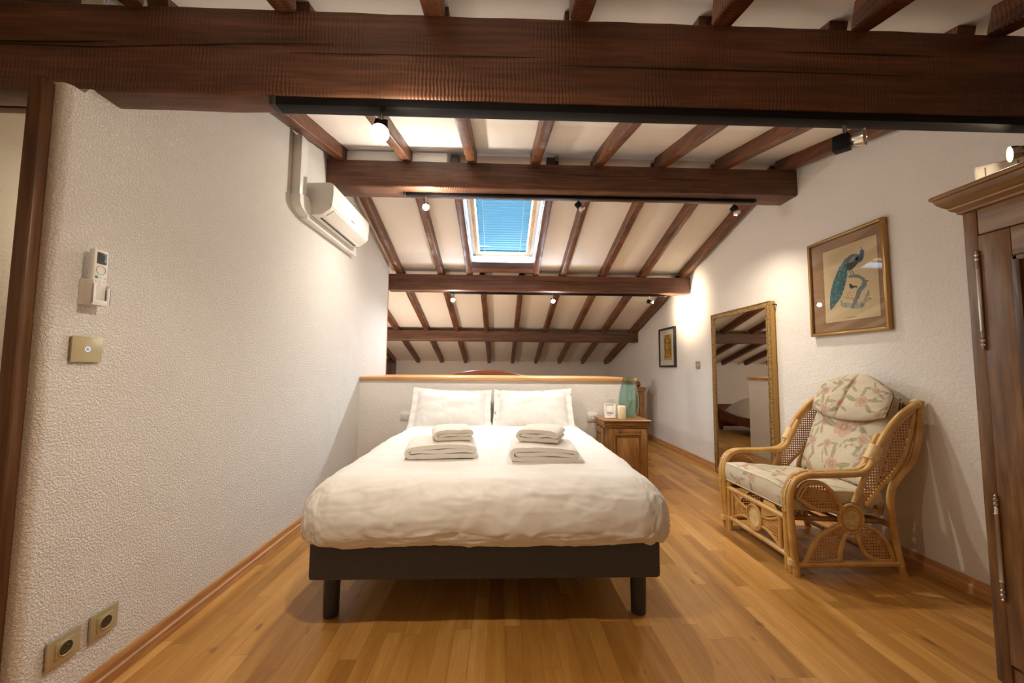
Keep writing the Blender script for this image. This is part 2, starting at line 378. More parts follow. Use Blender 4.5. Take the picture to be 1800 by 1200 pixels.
struct('wall_back', MB().box(XH, XR, YB, YB+.1, 0, zc(YB)+.03), M_WALL_R)
struct('wall_rear', MB().box(XH, XR, YF-.1, YF, 0, zc(YF)+.03), M_WALL_R)
struct('wall_outer', MB().prism([(YF, 0), (YB, 0), (YB, zc(YB)+.02), (RIDGE, zc(RIDGE)+.02), (YF, zc(YF)+.02)], 'x', XH-.1, XH), M_WALL_R)
struct('wall_hall', MB().box(XH, -1.482, 2.6, 2.68, 0, zc(2.6)), M_WALL)
struct('wall_stairwell', MB().box(XH, -1.482, 4.70, 4.78, 0, zc(4.7)), M_WALL_R)
struct('ceiling_hall', MB().prism([(1.47, 2.335), (2.60, 2.02), (2.60, 2.05), (1.47, 2.365)], 'x', XH, -1.482), M_CEIL)
# sloping ceiling with the opening for the skylight
SX0, SX1, SY0, SY1 = -.365, .405, 3.50, 4.78
m = MB()
def slab(x0, x1, y0, y1, t=.05):
    m.prism([(y0, zc(y0)), (y1, zc(y1)), (y1, zc(y1)+t), (y0, zc(y0)+t)], 'x', x0, x1)
slab(XH-.1, XR+.1, YF-.1, RIDGE)
slab(XH-.1, XR+.1, RIDGE, SY0); slab(XH-.1, SX0, SY0, SY1); slab(SX1, XR+.1, SY0, SY1); slab(XH-.1, XR+.1, SY1, YB+.1)
struct('ceiling', m, M_CEIL)

# baseboards: lower board, cove and bead
def base_prof(x, d, h=.07):   # d=+1 room lies toward +x
    return [(x, 0), (x+d*.030, 0), (x+d*.030, .010), (x+d*.026, .018), (x+d*.026, .034), (x+d*.019, .040), (x+d*.016, .052), (x+d*.017, .060), (x+d*.012, h), (x, h)]
struct('baseboard_left', MB().prism(base_prof(XL, 1), 'y', 1.26, 3.92), M_OAK_Y)
struct('baseboard_right', MB().prism(base_prof(XR, -1), 'y', YF, YB), M_OAK_Y)
struct('baseboard_back', MB().prism([(YB-p[0], p[1]) for p in base_prof(0, 1)], 'x', XH, XR-.03), M_OAK_X)
# doorway post, its stop, and the head board of the opening
m = MB(); m.box(-1.494, -1.448, 1.196, 1.231, 0, 2.045, .006, 3)
struct('trim_1', m, M_BEAMZ)
struct('trim_2', MB().box(XH, -1.483, 1.44, 1.475, 2.098, 2.122, .003), M_BEAMX)
struct('trim_3', MB().box(XH, -1.482, 1.475, 1.50, 2.13, 2.34), M_DARKW)
# dark door in the left wall of the far room
m = MB(); m.box(XH, XH+.05, 7.55, 8.78, 0, 1.30, .004)
d1 = struct('door_1', m, M_DARKW); 
obj('door_panel', MB().box(XH+.05, XH+.062, 7.66, 8.16, .1, 1.22, .004), M_BEAMZ, d1); obj('door_panel', MB().box(XH+.05, XH+.062, 8.20, 8.70, .1, 1.22, .004), M_BEAMZ, d1)
obj('door_handle', MB().tube([(XH+.062, 8.60, .95), (XH+.10, 8.60, .95), (XH+.10, 8.60, 1.08)], .010, 8), M_CHROME, d1)

# low box wall behind the bed, wooden cap
BX1, BY0, BY1, BZ = 1.40, 3.92, 5.25, 1.04
struct('wall_partition', MB().box(XL, BX1-.012, BY0+.012, BY1-.01, 0, BZ-.035), M_WALL_R)
m = MB(); m.box(XL, BX1+.004, BY0-.006, BY0+.10, BZ-.036, BZ, .005); m.box(XL, BX1+.004, BY0+.10, BY1+.006, BZ-.036, BZ-.001, .004)
m.box(XH+.02, XL, 4.80, BY1+.006, BZ-.036, BZ-.001, .003)
struct('trim_4', m, M_OAK_X)
struct('trim_5', MB().box(BX1-.012, BX1-.002, BY0+.01, BY0+.035, 0, BZ-.036, .002), M_OAK_Y)
struct('trim_6', MB().box(XL-.01, XL+.004, 4.795, 4.81, BZ, zr(4.8), .002), M_OAK_Y)

# ------------------------------------------------------------------ beams
def beam(label, x0, x1, y0, y1, z0, z1, amp=.004, bev=.014, x_end=None):
    m = MB().hewn((x0, (y0+y1)/2, z0), (x1, (y0+y1)/2, z0), y1-y0, z1-z0, amp=amp, bev=bev)
    return tag(obj('ceiling_beam', m, M_BEAMX, smooth=50), label, 'beam', 'thick cross beams under the sloping ceiling')
b1 = beam('thickest and nearest dark rough-sawn beam crossing the whole top of the room', XH, XR+.02, 1.305, 1.412, 2.08, 2.395, amp=.004, bev=.012)
# long drying cracks along its face
cm = MB()
for pts in ([(-1.95, 2.225), (-1.70, 2.238), (-1.42, 2.236), (-1.25, 2.245), (-.85, 2.268), (-.60, 2.275)], [(-2.3, 2.24), (-1.6, 2.25), (-1.35, 2.26)], [(-.75, 2.238), (-.3, 2.242), (.25, 2.25)], [(.2, 2.22), (.8, 2.222), (1.5, 2.222)], [(1.0, 2.30), (1.6, 2.302)]):
    P_ = smoothpath([(a, 1.3035, b) for a, b in pts], 8); nP = len(P_)
    cm.tube(P_, [.0006+.0026*math.sin(pi*i/(nP-1))*random.uniform(.6, 1) for i in range(nP)], 5)
obj('crack', cm, flat('crack_shadow', (.02, .008, .005), .9), b1, label='thin dark drying cracks')
b2 = beam('dark beam under the ridge, in front of the skylight, between front beam and window', XL-.02, XR+.02, 3.032, 3.245, 2.585, 2.80)
b3 = beam('dark beam just below the skylight, lit blue in its middle', XL-.02, XR+.02, 4.86, 5.02, 2.115, 2.322)
b4 = beam('farthest and lowest dark beam above the partition wall', XH, XR+.02, 6.78, 6.98, 1.61, 1.785)

SP, X0 = .525, -.2494
def cracks(o, y, lst):
    cm = MB()
    for pts in lst:
        P_ = smoothpath([(a, y, b) for a, b in pts], 8); nP = len(P_)
        cm.tube(P_, [.0005+.0022*math.sin(pi*i/(nP-1))*random.uniform(.6, 1) for i in range(nP)], 5)
    obj('crack', cm, flat('crack_shadow', (.02, .008, .005), .9), o, label='thin dark drying cracks')
cracks(b2, 3.031, [[(.3, 2.72), (.9, 2.712), (1.3, 2.716)], [(1.1, 2.70), (1.5, 2.70), (1.9, 2.694)]])
cracks(b3, 4.859, [[(-1.35, 2.255), (-.9, 2.258), (-.3, 2.252), (.3, 2.258), (.8, 2.247), (1.4, 2.252), (2.1, 2.246)]])
names = ['first', 'second', 'third', 'fourth', 'fifth', 'sixth', 'seventh', 'eighth', 'ninth', 'tenth', 'eleventh', 'twelfth']
def rafters(xs, y0, y1, where, grp, proto=None, w=.075):
    for i, x in enumerate(xs):
        m = MB().hewn((x, y0, zr(y0)), (x, y1, zr(y1)), w, .105, seg=.05, amp=.003, bev=.008)
        o = obj('rafter', m, M_BEAMY, smooth=50)
        tag(o, f'dark wooden rafter, {names[i]} from left {where}', 'rafter', grp)
rafters([X0+SP*k for k in (-4, -3, -2, -1, 0, 1, 2, 3, 4, 5)], YF, 1.306, 'above the nearest beam', 'rafters in front of the nearest beam')
rafters([X0+SP*k for k in (-2, -1, 0, 1, 2, 3, 4, 5)], 1.41, 3.13, 'between nearest beam and ridge beam', 'rafters between front beam and ridge beam')
rafters([X0+SP*k for k in (-2, -1)]+[-.405, .445]+[X0+SP*k for k in (2, 3, 4, 5)], 3.15, 4.90, 'in the skylight section', 'rafters beside the skylight')
rafters([X0+SP*k for k in (-4, -3, -2, -1, 0, 1, 2, 3, 4, 5)], 4.98, 6.82, 'between skylight beam and farthest beam', 'rafters above the farthest beam')
rafters([X0+SP*k for k in (-4, -3, -2, -1, 0, 1, 2, 3, 4, 5)], 6.94, 8.62, 'behind the farthest beam', 'short rafters at the back wall')
# closing boards and dark spacer blocks on top of the ridge beam
for i, (xa, xb) in enumerate([(X0-SP*2+.04, X0-SP-.04), (X0-SP+.04, X0-.20)]):
    tag(obj('white_board', MB().box(xa, xb, 3.045, 3.065, 2.80, 2.885, .003), M_WHITEP), f'white closing board on the ridge beam, {"left" if i == 0 else "right"} one of the two', 'board', 'white boards on the ridge beam')
for i, x in enumerate((-.385, .40)):
    tag(obj('spacer_block', MB().box(x-.034, x+.034, 3.035, 3.09, 2.80, 2.865, .003), M_BLACKP), f'small black block on the ridge beam {"left" if i == 0 else "right"} of the skylight axis', 'block', 'black blocks on the ridge beam')

# ------------------------------------------------------------------ skylight
sl = -.289; nrm = Vector((0, .289, 1)).normalized(); dn = Vector((0, 1, -.289)).normalized()
def SP3(x, y, o):       # point above the rafter underside plane by vertical offset o
    return Vector((x, y, zr(y)+o))
def slope_box(m, x0, x1, y0, y1, o0, o1, mi=0):
    vs = [SP3(x, y, o) for x in (x0, x1) for y in (y0, y1) for o in (o0, o1)]
    m.add(vs, [(0, 1, 3, 2), (4, 6, 7, 5), (0, 4, 5, 1), (2, 3, 7, 6), (0, 2, 6, 4), (1, 5, 7, 3)], mi)
M_REVEAL = flat('reveal_white', (.86, .87, .88), .45)
m = MB()
slope_box(m, SX0-.02, SX0+.003, SY0, SY1+.12, .08, .32); slope_box(m, SX1-.003, SX1+.02, SY0, SY1+.12, .08, .32)
# lower and upper reveal boards
yb0, yb1 = 4.735, 4.865
m.add([SP3(SX0, yb0, .10), SP3(SX1, yb0, .10), SP3(SX1, yb1, .30), SP3(SX0, yb1, .30), SP3(SX0, yb0+.05, .10), SP3(SX1, yb0+.05, .10), SP3(SX1, yb1+.05, .30), SP3(SX0, yb1+.05, .30)],
      [(0, 1, 2, 3), (4, 7, 6, 5), (0, 4, 5, 1), (3, 2, 6, 7), (0, 3, 7, 4), (1, 5, 6, 2)])
slope_box(m, SX0, SX1, SY0-.03, SY0, .08, .32)
w1 = struct('window_1', m, M_REVEAL, smooth=0)
m = MB(); fx0, fx1, fy0, fy1 = -.325, .365, 3.56, 4.835
for a in ((fx0, fx0+.042, fy0, fy1), (fx1-.042, fx1, fy0, fy1), (fx0+.042, fx1-.042, fy0, fy0+.05), (fx0+.042, fx1-.042, fy1-.05, fy1)): slope_box(m, *a, .225, .27)
obj('window_frame', m, M_OAK_Y, w1, smooth=0, label='varnished pine sash frame')
m = MB()
for a in ((SX0, fx0, SY0, 4.86), (fx1, SX1, SY0, 4.86), (fx0, fx1, SY0, fy0), (fx0, fx1, fy1, 4.87)): slope_box(m, *a, .245, .30)
obj('casing', m, M_REVEAL, w1, smooth=0)
m = MB(); slope_box(m, fx0+.03, fx1-.03, fy0+.03, fy1-.03, .262, .266)
obj('pane', m, M_WIN, w1, smooth=0)
m = MB().box(-.20, -.06, 0, .012, 0, .012)
# header across the rafters below the opening
m = MB(); m.prism([(4.70, zr(4.70)-.004), (4.80, zr(4.80)-.004), (4.80, zc(4.8)+.0), (4.735, zc(4.735)+.0), (4.70, zc(4.7)-.03)], 'x', -.368, .408)
tag(obj('window_trimmer', m, M_BEAMX, smooth=0), 'short dark wooden cross piece closing the bottom of the skylight opening', 'beam')
# venetian blind
bl = thing('venetian_blind', 'pale blue-grey metal venetian blind lowered under the skylight pane', 'blind', (.02, 4.2, zr(4.2)+.21))
M_SLAT, ts_, bs_ = new_mat('blind_slat'); bs_.inputs['Base Color'].default_value = (.11, .27, .35, 1); bs_.inputs['Roughness'].default_value = .35
trn = N(ts_, 'ShaderNodeBsdfTranslucent'); trn.inputs['Color'].default_value = (.05, .16, .23, 1); mxs = N(ts_, 'ShaderNodeMixShader'); mxs.inputs[0].default_value = .03
ts_.links.new(bs_.outputs[0], mxs.inputs[1]); ts_.links.new(trn.outputs[0], mxs.inputs[2]); ts_.links.new(mxs.outputs[0], ts_.nodes['Material Output'].inputs['Surface'])
m = MB(); ns = 25; ya, yz = 3.62, 4.665
for i in range(ns):
    y = ya+(yz-ya)*i/(ns-1); o = .212
    t1 = .55 if y < 4.5 else .55+random.uniform(-.28, .22)
    a = math.radians(2.6+(t1-.55)*9); hw = .0262
    c = SP3(0, y, o); dv = dn*math.cos(a)+nrm*math.sin(a); ex = random.uniform(-.002, .002) if y > 4.5 else 0
    for (q0, q1, h0, h1) in ((-1, 0, 0, .0018), (0, 1, .0018, 0)):
        p0 = c+dv*hw*q0+nrm*h0*2; p1 = c+dv*hw*q1+nrm*h1*2
        m.add([p0+Vector((-.270, 0, ex)), p0+Vector((.310, 0, -ex)), p1+Vector((.310, 0, -ex)), p1+Vector((-.270, 0, ex))], [(0, 1, 2, 3)])
sl_o = obj('slats', m, M_SLAT, bl, smooth=60)
m = MB(); slope_box(m, -.265, .305, 4.690, 4.705, .205, .222); obj('bottom_rail', m, M_SLAT, bl)
for x in (-.20, .02+.21):
    obj('ladder_cord', MB().tube([SP3(x, 3.6, .205), SP3(x, 4.70, .205)], .0018, 5), M_WHITE, bl)
m = MB(); slope_box(m, -.27, .31, 3.58, 3.61, .195, .225); obj('head_rail', m, M_SLAT, bl)

# ------------------------------------------------------------------ tracks and spotlights
def track(label, x0, x1, y, z, w=.034, h=.026):
    t = thing('lighting_track', label, 'lighting track', ((x0+x1)/2, y, z), 'black lighting tracks under the beams')
    obj('rail', MB().box(x0, x1, y-w/2, y+w/2, z-h, z, .003), M_BLACK, t)
    obj('end_cap', MB().box(x0-.018, x0+.004, y-w/2-.003, y+w/2+.003, z-h-.002, z+.001, .004), M_BLACKP, t)
    obj('end_cap', MB().box(x1-.004, x1+.018, y-w/2-.003, y+w/2+.003, z-h-.002, z+.001, .004), M_BLACKP, t)
track('long black lighting track under the nearest thick beam', -.80, 2.38, 1.337, 2.081, w=.052, h=.03)
track('black lighting track under the ridge beam in front of the skylight', -.80, 2.15, 3.135, 2.586)
track('black lighting track under the beam below the skylight', -.66, 2.16, 4.945, 2.116)

def spotlight(label, x, y, ztop, drop, d, lens, lampkw, grp='track spotlights', scale=1.0, side=0):
    d = Vector(d).normalized(); hz = ztop-drop
    t = thing('track_spotlight', label, 'spotlight', (x, y, ztop), grp)
    Q = d.to_track_quat('Z', 'Y').to_matrix().to_4x4()
    obj('stem', MB().tube([(x, y, ztop), (x, y, hz)], .006*scale, 8), M_CHROME, t)
    T = Matrix.Translation((x, y, hz)) @ Q
    obj('housing', MB().box(-.019*scale, .019*scale, -.024*scale, .024*scale, -.030*scale, .012*scale, .003, T=T), M_BLACK, t)
    R_ = .027*scale; pr = [(.010*scale, .010*scale), (.016*scale, .018*scale), (.024*scale, .034*scale), (R_, .048*scale), (R_-.002, .048*scale), (.02*scale, .034*scale)]
    obj('reflector', MB().lathe(pr, 24, T=T, cap=False), M_REFL, t)
    obj('bulb', MB().lathe([(.0245*scale, .040*scale), (.0245*scale, .044*scale), (.016*scale, .0475*scale), (.0001, .0485*scale)], 24, T=T), lens, t)
    if lampkw:
        pw, colr, size, dd = lampkw
        p = Vector((x, y, hz)) + d*.062*scale
        for (e_, sp_) in ((((.14 if colr == COOL else .24 if colr == WARM else .40)*pw, None), (.9*pw, 160)) if size > 180 else ((pw, size),)):
            l = lamp('lamp', p, e_, colr, .022*scale, spot=sp_, d=dd or d)
            l.parent = t; l.location = p - t.location
    return t
Z1, Z2, Z3 = 2.051, 2.560, 2.090
spotlight('large lit spotlight at the left end of the nearest track, brightest glare', -.435, 1.337, Z1, .065, (.12, -.55, -.55), M_LW, (PW['a1'], WARM, 360, (.0, -.05, -1)), scale=1.15)
spotlight('unlit spotlight with a round grey lens on the nearest track, right of centre', 1.275, 1.337, Z1, .070, (.55, -.83, -.05), M_LOFF, None, scale=1.15)
spotlight('spotlight above the wardrobe cornice at the right end of the nearest track, facing left', 2.0, 1.337, Z1, .075, (-.78, .62, -.08), M_LS, (PW['c1'], WARM, 110, (-.5, .1, -1)), scale=1.15)
spotlight('lit spotlight on the ridge beam track, left of the skylight', -.631, 3.135, Z2, .085, (.15, -.75, -.50), M_LW, (PW['a2'], NEUT, 360, (-.05, .30, -1)))
spotlight('small spotlight on the ridge beam track, just right of the skylight', .649, 3.135, Z2, .055, (.55, -.15, -.7), M_LOFF, (PW['b2'], NEUT, 150, (.15, .05, -1)))
spotlight('small spotlight at the right end of the ridge beam track', 1.985, 3.135, Z2, .06, (.12, -.45, -.85), M_LOFF, (PW['c2'], WARM, 140, (-.15, .25, -1)))
spotlight('cold white lit spotlight below the skylight beam, left one of the pair', -.62, 4.945, Z3, .07, (.1, -.8, -.35), M_LC, (PW['a3'], COOL, 360, (-.1, -.25, -1)))
spotlight('cold white lit spotlight below the skylight beam, right one of the pair', .672, 4.945, Z3, .07, (.05, -.8, -.35), M_LC, (PW['b3'], COOL, 360, (0, -.25, -1)))
spotlight('spotlight at the right end of the farthest track, shining on the right wall', 1.95, 4.945, Z3, .07, (.85, -.45, -.25), M_LW, (PW['c3'], (1.0, .80, .55), 120, (1, .0, -.05)))

# ================================================================== furniture
def box_obj(name, parent, mat, *a, **k):
    lab = k.pop('label', None); return obj(name, MB().box(*a, **k), mat, parent, label=lab)
# ------------------------------------------------------------------ bed
bed = thing('bed', 'double bed with charcoal fabric base on round legs, facing the camera', 'bed', (-.05, 2.8, 0))
DX0, DX1, DY0, DY1 = -.830, .728, 1.765, 3.84
m = MB().box(DX0, DX1, DY0, DY1, .203, .385, .016, 4)
obj('bed_base', m, M_CHAR, bed)
for lx in (-.765, .660):
    for ly in (1.87, 3.70):
        obj('leg', MB().lathe([(.032, 0), (.034, .004), (.037, .202)], 28, T=Matrix.Translation((lx, ly, 0))), M_CHARL, bed)
obj('mattress', MB().box(DX0+.02, DX1-.02, DY0+.03, DY1, .387, .545, .05, 4), M_LINEN, bed, label='white mattress under the duvet')
# duvet: inner rectangle plus a puffy roll over the three free edges
IX0, IX1, IY0, IY1 = -.735, .635, 1.945, 3.86
def fold(p, s): return 1-abs(noise.noise(p*s))*2
def k_f(q, th):
    a = 0
    for (sx, sy_, ph, am) in ((2.1, 9.5, 3.3, .0022), (7.5, 2.6, 8.1, .0022), (5.0, 5.5, 1.7, .0018)):
        r = 1-abs(noise.noise(Vector((q.x*sx+q.y*.8, q.y*sy_-q.x*1.1, ph))))*2
        a += am*max(0, r-.80)*5
    return a
def duvet(u, v):
    ex = .62; ey = .62
    s_ = (-ex + u*(IX1-IX0+2*ex)) + IX0; t_ = (IY0-ey) + v*(IY1-IY0+ey)
    ix = min(max(s_, IX0), IX1); iy = min(max(t_, IY0), IY1)
    dx, dy = s_-ix, t_-iy
    e = max(abs(dx), abs(dy))/.62
    L = math.hypot(dx, dy)
    n = Vector((dx/L, dy/L, 0)) if L > 1e-9 else Vector((0, 0, 0))
    rx, ry = .19, .235
    th = e*2.30
    h = math.sin(min(th, pi/2)); 
    if th > pi/2: h = 1-.22*(1-math.cos((th-pi/2)*1.5))
    z = .425+.195*math.cos(min(th, pi/2)) if th <= pi/2 else .425-.075*math.sin((th-pi/2)*1.35)
    p = Vector((ix+n.x*h*rx, iy+n.y*h*ry, z))
    nn = (Vector((n.x*math.sin(th), n.y*math.sin(th), math.cos(th)))).normalized()
    q = Vector((s_, t_, 0))
    # gentle puffing of the top, lower toward the pillows, thread of ironed folds
    top = max(0, 1-e*2)
    d = .010*noise.noise(q*2.2)+.004*noise.noise(Vector((q.x*4, q.y*11, 3)))
    if L > 0 or p.y < IY0+.25:
        k = min(1, e*2.5)
        ang = q.x if abs(dy) >= abs(dx) else q.y*1.0
        d += k*(.008*noise.noise(Vector((ang*7, th*1.6, 5.1)))+.004*noise.noise(Vector((ang*19, th*3+ang*3, 9.1))))
        d += k*.003*max(0, fold(Vector((ang*3.4+th*.8, th*1.3-ang*.9, 2.2)), 1.25)-.72)*3
        d -= k*.003*max(0, fold(Vector((ang*5.5-th*1.7, th*2.4+ang*1.3, 7.7)), 1.0)-.80)*4
    d += k_f(q, th)*(.3+.7*min(1, e*3))
    crease = -.0025*math.exp(-((q.x+.05)/.006)**2) - .0020*math.exp(-((q.y-2.12)/.008)**2)-.002*math.exp(-((q.x-.36)/.007)**2)-.002*math.exp(-((q.x+.45)/.007)**2)
    hem = .010*noise.noise(Vector((q.x*6, q.y*6, 1)))*max(0, th-1.7)
    p = p+nn*(d+crease)+Vector((0, 0, hem))
    if p.z > .5: p.z -= .03*max(0, (p.y-3.0))*.6
    return p
dv = MB().grid(duvet, 230, 220)
tag(obj('duvet', dv, M_LINEN, smooth=180), 'thick white duvet puffed over the double bed in front of the partition', 'duvet')

def pillow(label, T, L=.775, Wd=.53, th=.095, seed=0, drop=0):
    def mk(sgn):
        def f(u, v):
            a, b = u*2-1, v*2-1
            fl = .86
            ia, ib = min(1, abs(a)/fl), min(1, abs(b)/.90)
            t = th*(max(0, 1-ia**3.2)**.62)*(max(0, 1-ib**2.6)**.62)
            x = a*L/2*(1-.035*(1-b*b)); y = b*Wd/2*(1-.11*(1-a*a)) + drop*a*max(0, b)
            if abs(a) > .9 and abs(b) > .85: pass
            w_ = .014*noise.noise(Vector((a*3+seed, b*3, sgn*2)))*(t/th)+.005*noise.noise(Vector((a*9+seed, b*5+a*3, sgn*2)))
            ed = .005*noise.noise(Vector((a*6+seed, b*6, 4)))*(1-t/th)
            rad = (1-t/th)*0.004*math.sin(b*16+seed)*(abs(a) > .7)
            return Vector((x+ed, y+ed, sgn*(t+.002)+w_+rad))
        return f
    m = MB(); m.grid(mk(1), 60, 46, T=T); m.grid(mk(-1), 60, 46, T=T)
    o = obj('pillow', m, M_PIL, smooth=180)
    bm = bmesh.new(); bm.from_mesh(o.data); bmesh.ops.remove_doubles(bm, verts=bm.verts, dist=.0008); bmesh.ops.recalc_face_normals(bm, faces=bm.faces); bm.to_mesh(o.data); bm.free()
    tag(o, label, 'pillow', 'white pillows leaning on the partition wall'); return o
def PT(x, y, z, lean, roll=0, yaw=0):
    return Matrix.Translation((x, y, z)) @ Matrix.Rotation(yaw, 4, 'Z') @ Matrix.Rotation(lean, 4, 'X') @ Matrix.Rotation(roll, 4, 'Z')
pillow('white cotton pillow on the left half of the bed', PT(-.462, 3.69, .735, math.radians(48), math.radians(0.5), .02), seed=1, drop=-.018)
pillow('white cotton pillow on the right half of the bed, next to the nightstand', PT(.318, 3.69, .735, math.radians(48), math.radians(-.8), -.02), seed=7, drop=.018)

# folded towels: a flattened spiral of thick cloth, extruded front to back
def towel(label, grp, cx, cy, cz, wd, dp, ht, yaw, seed, flip=1, tail=0):
    t = ht/3.1; pts = []
    hw = wd/2
    def arc(cx_, cz_, r, a0, a1, n=7): return [(cx_+r*math.cos(a0+(a1-a0)*i/n), cz_+r*math.sin(a0+(a1-a0)*i/n)) for i in range(n+1)]
    z1, z2, z3 = t*.5, t*1.5, t*2.5
    pts += [(-hw+.98*t+i*(2*hw-1.5*t)/9, z2+.10*t*math.sin(i*.9+seed)) for i in range(10)]            # inner layer, left to right
    pts += arc(hw-.5*t, (z2+z3)/2, t*.5, -pi/2, pi/2)[1:]               # right end up
    pts += [(hw-.6*t-i*(2*hw-1.7*t)/12, z3) for i in range(1, 12)]
    pts += arc(-hw+1.0*t, (z1+z3)/2, t, pi/2, 3*pi/2)                   # left end down
    pts += [(-hw+1.1*t+i*(2*hw-1.1*t+tail)/12, z1) for i in range(1, 13)]
    n = len(pts); th = t*.445
    nor = []
    for i in range(n):
        a = pts[max(0, i-1)]; b = pts[min(n-1, i+1)]; dx, dz = b[0]-a[0], b[1]-a[1]; l = math.hypot(dx, dz) or 1; nor.append((-dz/l, dx/l))
    ring = [(p[0]+q[0]*th, p[1]+q[1]*th) for p, q in zip(pts, nor)]
    # rounded ribbon end, then back along the other face
    ring2 = [(p[0]-q[0]*th, p[1]-q[1]*th) for p, q in zip(pts, nor)][::-1]
    def cap(p, q, dirn): return [(p[0]+dirn[0]*th*.9, p[1]+dirn[1]*th*.9)]
    full = ring + cap(pts[-1], nor[-1], (1, 0)) + ring2 + cap(pts[0], nor[0], (-1, 0))
    K = len(full); nd = 22; vs = []
    T = Matrix.Translation((cx, cy, cz)) @ Matrix.Rotation(yaw, 4, 'Z')
    for j in range(nd):
        v = j/(nd-1); y = (v-.5)*dp; tp = 1-.10*(abs(2*v-1)**6)
        band = 1-.05*math.exp(-((v-.82)/.02)**2)-.05*math.exp(-((v-.90)/.02)**2)
        for i, (x, z) in enumerate(full):
            q = Vector((x*14+seed, y*10, z*14)); q2 = Vector((x*40+seed, y*30, z*40))
            s_ = tp*band if z > ht*.5 else 1
            dz = .0035*noise.noise(q)*(1 if z > .01 else 0)
            sagf = (-.13*abs(x/hw)**3*ht+.05*ht*math.sin(x*9+seed))*(z/ht)
            vs.append(T @ Vector((flip*(x*(1-.012*abs(2*v-1)**5))+.003*noise.noise(q+Vector((5, 5, 5))), y+.004*noise.noise(q2), max(.0005, z*s_+dz+sagf+.0012*noise.noise(q2)))))
    m = MB(); fs = [[j*K+i, j*K+(i+1) % K, (j+1)*K+(i+1) % K, (j+1)*K+i] for j in range(nd-1) for i in range(K)]
    m.add(vs, fs)
    # end faces: strips between the two sides of the ribbon
    R1 = list(range(n)); 
    for base in (0, (nd-1)*K):
        for i in range(n-1):
            m.f.append([base+i, base+i+1, base+(n+1)+(n-1-(i+1)), base+(n+1)+(n-1-i)]); m.m.append(0)
        m.f.append([base+n-1, base+n, base+n+1]); m.m.append(0); m.f.append([base+2*n, base+2*n+1, base]); m.m.append(0)
    o = obj('folded_towel', m, M_TOWEL, smooth=60); tag(o, label, 'towel', grp); return o
TG = 'folded white towels on the duvet'
towel('large folded white bath towel on the left side of the duvet', TG, -.352, 2.40, .622, .385, .36, .088, math.radians(7), 1)
towel('small folded white hand towel on top of the left bath towel', TG, -.292, 2.40, .712, .215, .24, .075, math.radians(12), 5)
towel('large folded white bath towel on the right side of the duvet', TG, .255, 2.32, .622, .36, .36, .090, math.radians(-3), 9, tail=.03)
towel('small folded white hand towel on top of the right bath towel', TG, .250, 2.34, .714, .235, .24, .078, math.radians(-18), 14)

# ------------------------------------------------------------------ nightstand
ns_ = thing('nightstand', 'brown wooden nightstand with cyma moulded top, right of the bed', 'nightstand', (1.17, 3.72, 0))
NX0, NX1, NY0, NY1 = .975, 1.368, 3.56, 3.90
def ring_profile(x0, x1, y0, y1, prof):
    """closed moulding: prof list of (offset outward, z)"""
    m = MB(); vs = []
    for o, z in prof: vs += [(x0-o, y0-o, z), (x1+o, y0-o, z), (x1+o, y1, z), (x0-o, y1, z)]
    k = len(prof); fs = [[i*4+j, i*4+(j+1) % 4, (i+1)*4+(j+1) % 4, (i+1)*4+j] for i in range(k-1) for j in range(4)]
    fs += [[3, 2, 1, 0], [(k-1)*4+j for j in range(4)]]
    return m.add(vs, fs)
def framed_panel(parent, x0, x1, y, z0, z1, mats, d=-1, st=.05, name='door', side=None):
    """frame and raised panel in the plane y (or x if side), facing -y"""
    def B(a0, a1, b0, b1, c0, c1, bev):
        if side is None: return (a0, a1, y-c1, y-c0, b0, b1, bev)
        return (y-c1, y-c0, a0, a1, b0, b1, bev) if side < 0 else (y+c0, y+c1, a0, a1, b0, b1, bev)
    m = MB(); m.box(*B(x0, x0+st, z0, z1, 0, .016, .003)); m.box(*B(x1-st, x1, z0, z1, 0, .016, .003)); m.box(*B(x0+st, x1-st, z0, z0+st, 0, .0155, .003)); m.box(*B(x0+st, x1-st, z1-st, z1, 0, .0155, .003))
    f_ = obj(name, m, mats[0], parent)
    m = MB(); g = st*.96; w_ = .012
    for (a0, a1, b0, b1) in ((x0+g, x0+g+w_, z0+g, z1-g), (x1-g-w_, x1-g, z0+g, z1-g), (x0+g, x1-g, z0+g, z0+g+w_), (x0+g, x1-g, z1-g-w_, z1-g)): m.box(*B(a0, a1, b0, b1, .004, .019, .004))
    obj('moulding', m, mats[1], f_)
    m = MB(); m.box(*B(x0+st, x1-st, z0+st, z1-st, 0, .004, 0)); i_ = .028+st
    m.box(*B(x0+i_, x1-i_, z0+i_, z1-i_, .003, .012, .005)); obj('raised_panel', m, mats[0], f_)
    return f_
obj('body', MB().box(NX0, NX1, NY0, NY1, .05, .60, .004), M_NS, ns_)
obj('plinth', MB().box(NX0-.008, NX1+.008, NY0-.010, NY1, 0, .055, .006), M_NSX, ns_)
dr = obj('drawer', ring_profile(NX0, NX1, NY0, NY1, [(.002, .595), (.014, .598), (.016, .604), (.010, .608), (.016, .616), (.020, .628), (.014, .642), (.010, .648)]), M_NSX, ns_)
obj('top', ring_profile(NX0, NX1, NY0, NY1, [(.016, .646), (.024, .650), (.027, .656), (.027, .661), (.022, .666)]), M_NSX, ns_)
framed_panel(ns_, NX0+.03, NX1-.015, NY0, .075, .585, (M_NS, M_NSX), name='door', st=.045)
framed_panel(ns_, NY0+.03, NY1-.03, NX0, .075, .585, (M_NS, M_NSX), name='side_panel', side=-1, st=.045)
